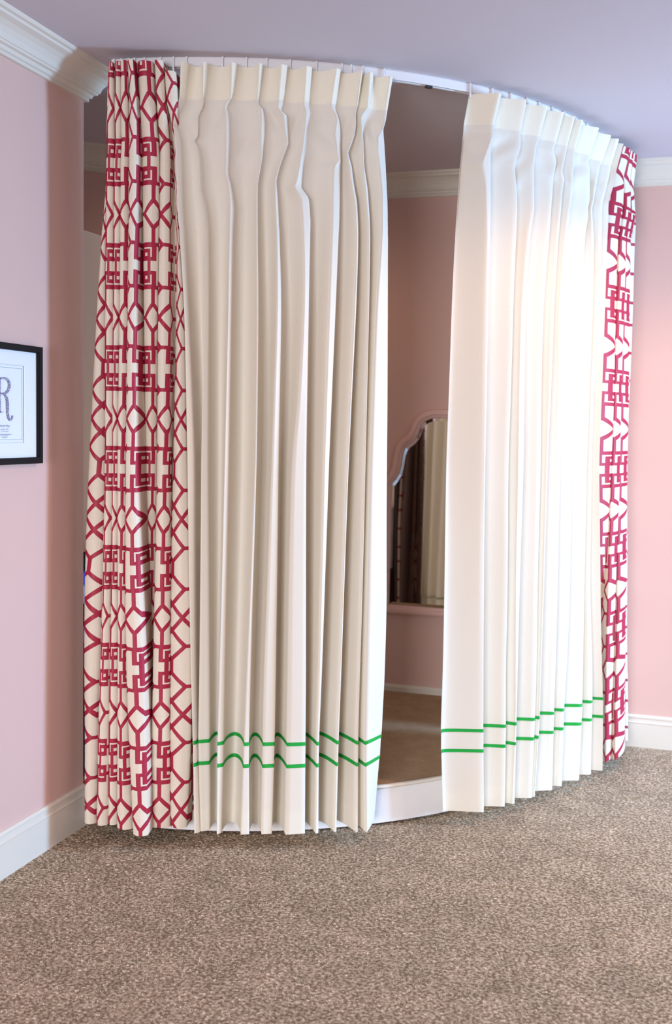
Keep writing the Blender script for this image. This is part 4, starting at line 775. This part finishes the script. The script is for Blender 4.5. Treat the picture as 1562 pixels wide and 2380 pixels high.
stroke(bm, bez((2.786, 1.499, .003), (2.806, 1.499, .008), (2.818, 1.486, .012), (2.8165, 1.461, .0125)) + bez((2.8165, 1.461, .0125), (2.815, 1.432, .012), (2.822, 1.421, .008), (2.829, 1.4195, .006))[1:]
       + bez((2.829, 1.4195, .006), (2.838, 1.419, .005), (2.842, 1.426, .006), (2.8405, 1.433, .008))[1:], xs + .0006)
t = NT('glitter_foil'); vo = t.new('ShaderNodeTexVoronoi'); vo.inputs['Scale'].default_value = 620; t.l.new(t.coord(), vo.inputs['Vector'])
rp = t.new('ShaderNodeValToRGB'); sp = t.new('ShaderNodeSeparateColor'); t.l.new(vo.outputs['Color'], sp.inputs[0]); t.l.new(sp.outputs[0], rp.inputs[0])
el = rp.color_ramp.elements; el[0].position = 0; el[0].color = lin(70, 62, 92); el[1].position = 1; el[1].color = lin(226, 234, 244)
for p_, c_ in ((.25, lin(122, 100, 140)), (.5, lin(120, 140, 170)), (.72, lin(168, 140, 170))):
    e = el.new(p_); e.color = c_
t.base(rp.outputs[0], 0.35, 0.5); M_glit = t.m
o = to_obj('initial_letter', bm, M_glit, fr); o['label'] = 'glittery purple and silver capital R'
M_ink = plain('purple_grey_ink', (128, 122, 150), 0.8, 0.1)
def text_on_wall(body, y, z, size, align='CENTER', name='printed_line'):
    cu = bpy.data.curves.new('txt', 'FONT'); cu.body = body; cu.size = size; cu.align_x = align; cu.resolution_u = 3
    to = bpy.data.objects.new('txt', cu); COL.objects.link(to)
    bpy.context.view_layer.update()
    me = bpy.data.meshes.new_from_object(to.evaluated_get(bpy.context.evaluated_depsgraph_get()))
    bpy.data.objects.remove(to); bpy.data.curves.remove(cu)
    me.name = name; me.materials.clear()
    # text x -> +Y along the wall, text y -> +Z
    me.transform(Matrix(((0, 0, 1, XL + .0090), (1, 0, 0, y), (0, 1, 0, z), (0, 0, 0, 1))))
    me.transform(Matrix.Translation(-fr.location))
    return link(name, me, fr, M_ink)
text_on_wall('Rose', 2.783, 1.441, .0062, 'LEFT')
text_on_wall('Hanrick Wiley', 2.8025, 1.3985, .0088)
text_on_wall('on January 13, 2011', 2.8025, 1.3895, .0052)
text_on_wall('at 5:40 in the morning', 2.8025, 1.3835, .0042)
for (zz, hw) in ((1.3745, .034), (1.3700, .020), (1.3655, .012)):
    bm = bmesh.new(); y = 2.8025 - hw; random.seed(int(zz*1e4))
    while y < 2.8025 + hw:
        wd = random.uniform(.003, .008); add_box(bm, XL + .0080, y, zz, XL + .0088, min(y + wd, 2.8025 + hw), zz + .0014); y += wd + .0012
    to_obj('printed_line', bm, M_ink, fr)

# ------------------------------------------------------------------ things just visible in the slit between wall end and curtain
hx0, hx1, hy0, hy1 = -2.135, -2.01, 3.31, 3.62
hm = thing('storage_box', 'dark storage box in the slit between the left wall and the lattice curtain', 'box', (-2.07, 3.46, ZP))
box('box_body', (hx0, hy0, ZP + 0.001), (hx1, hy1, 0.50), plain('dark_fabric_board', (34, 26, 44), 0.8, 0.15, 0.1, 40), hm, bevel=0.004)
box('box_lid', (hx0 - .004, hy0 - .004, 0.50), (hx1 + .004, hy1 + .004, 0.53), plain('dark_lid', (46, 36, 58), 0.7, 0.2, 0.1, 40), hm, bevel=0.004)
gz = 0.5305
for rgb, hgt, lab in (((58, 44, 104), .09, 'dark purple folded garment, lowest of the stack in the slit'),
                      ((96, 104, 190), .06, 'blue folded garment second from the bottom in the slit'),
                      ((26, 24, 34), .08, 'black folded garment in the middle of the slit stack'),
                      ((200, 190, 205), .07, 'pale folded garment just under the violet one in the slit'),
                      ((104, 92, 214), .05, 'violet folded garment second from the top in the slit'),
                      ((22, 32, 34), .05, 'near black folded garment on top of the stack in the slit')):
    bm = bmesh.new()
    add_box(bm, hx0 + .006, hy0 + .01, gz, hx1 - .004, hy1 - .02, gz + hgt)
    bmesh.ops.bevel(bm, geom=list(bm.edges), offset=hgt * .35, segments=4, affect='EDGES', profile=0.5)
    for vtx in bm.verts:
        vtx.co.x += 0.003 * sin(vtx.co.y * 60 + gz * 90)
    o = to_obj('folded_garment', bm, plain('garment_cloth', rgb, 0.85, 0.1, 0.25, 50, 0.3), None, smooth=True)
    tag(o, lab, 'garment', 'folded garments in the slit')
    gz += hgt + .0005

# ------------------------------------------------------------------ carpet pile
def carpet():
    bm = bmesh.new()
    # region seen in front of the stage, split in a coarse grid
    nx, ny = 26, 34
    x0, x1, y0, y1 = XL + .002, 0.9, 1.75, YB - .014
    g = [[bm.verts.new((x0 + (x1-x0)*i/nx, y0 + (y1-y0)*j/ny, -0.011)) for j in range(ny+1)] for i in range(nx+1)]
    for i in range(nx):
        for j in range(ny):
            cx = x0 + (x1-x0)*(i+.5)/nx; cy = y0 + (y1-y0)*(j+.5)/ny
            if math.hypot(cx - CX, cy - CY) < 1.44: continue
            bm.faces.new((g[i][j], g[i+1][j], g[i+1][j+1], g[i][j+1]))
    bmesh.ops.delete(bm, geom=[v for v in bm.verts if not v.link_faces], context='VERTS')
    t = NT('beige_twist_pile')
    hi = t.new('ShaderNodeHairInfo'); c = t.coord()
    n2 = t.noise(7, 4, c, 0.6); n3 = t.noise(110, 2, c)
    rp = t.new('ShaderNodeValToRGB'); t.l.new(t.math('ADD', t.math('MULTIPLY', hi.outputs['Random'], 0.55), t.math('MULTIPLY_ADD', n3, 1.5, -0.52)), rp.inputs[0])
    el = rp.color_ramp.elements; el[0].position = 0.05; el[0].color = lin(122, 102, 80); el[1].position = 0.95; el[1].color = lin(252, 238, 218)
    e = el.new(0.45); e.color = lin(190, 168, 144)
    k = t.math('MULTIPLY_ADD', n2, 0.7, 0.65)
    sc = t.new('ShaderNodeVectorMath', operation='SCALE'); t.l.new(rp.outputs[0], sc.inputs[0]); t.l.new(k, sc.inputs['Scale'])
    t.base(sc.outputs[0], 0.9, 0.05)
    o = to_obj('carpet_pile', bm, t.m)
    tag(o, 'beige brown twist pile of the carpet in front of the curtains', 'carpet', kind='stuff')
    mod = o.modifiers.new('pile', 'PARTICLE_SYSTEM'); ps = mod.particle_system; s = ps.settings
    s.type = 'HAIR'; s.count = 70000; s.hair_length = 0.017; s.hair_step = 3; s.render_step = 2; s.display_step = 2
    s.use_advanced_hair = True
    s.emit_from = 'FACE'; s.distribution = 'RAND'; s.use_modifier_stack = False
    s.factor_random = 0.008; s.normal_factor = 0.010; s.length_random = 0.35
    s.brownian_factor = 0.004
    s.child_type = 'SIMPLE'; s.rendered_child_count = 9; s.child_percent = 0
    s.child_radius = 0.0055; s.child_roundness = 0.4; s.clump_factor = 0.8; s.child_size_random = 0.4
    s.roughness_2 = 0.006; s.roughness_endpoint = 0.004
    s.root_radius = 1.0; s.tip_radius = 0.6; s.radius_scale = 0.0013; s.use_close_tip = False
    ps.seed = 3
    return o
carpet()
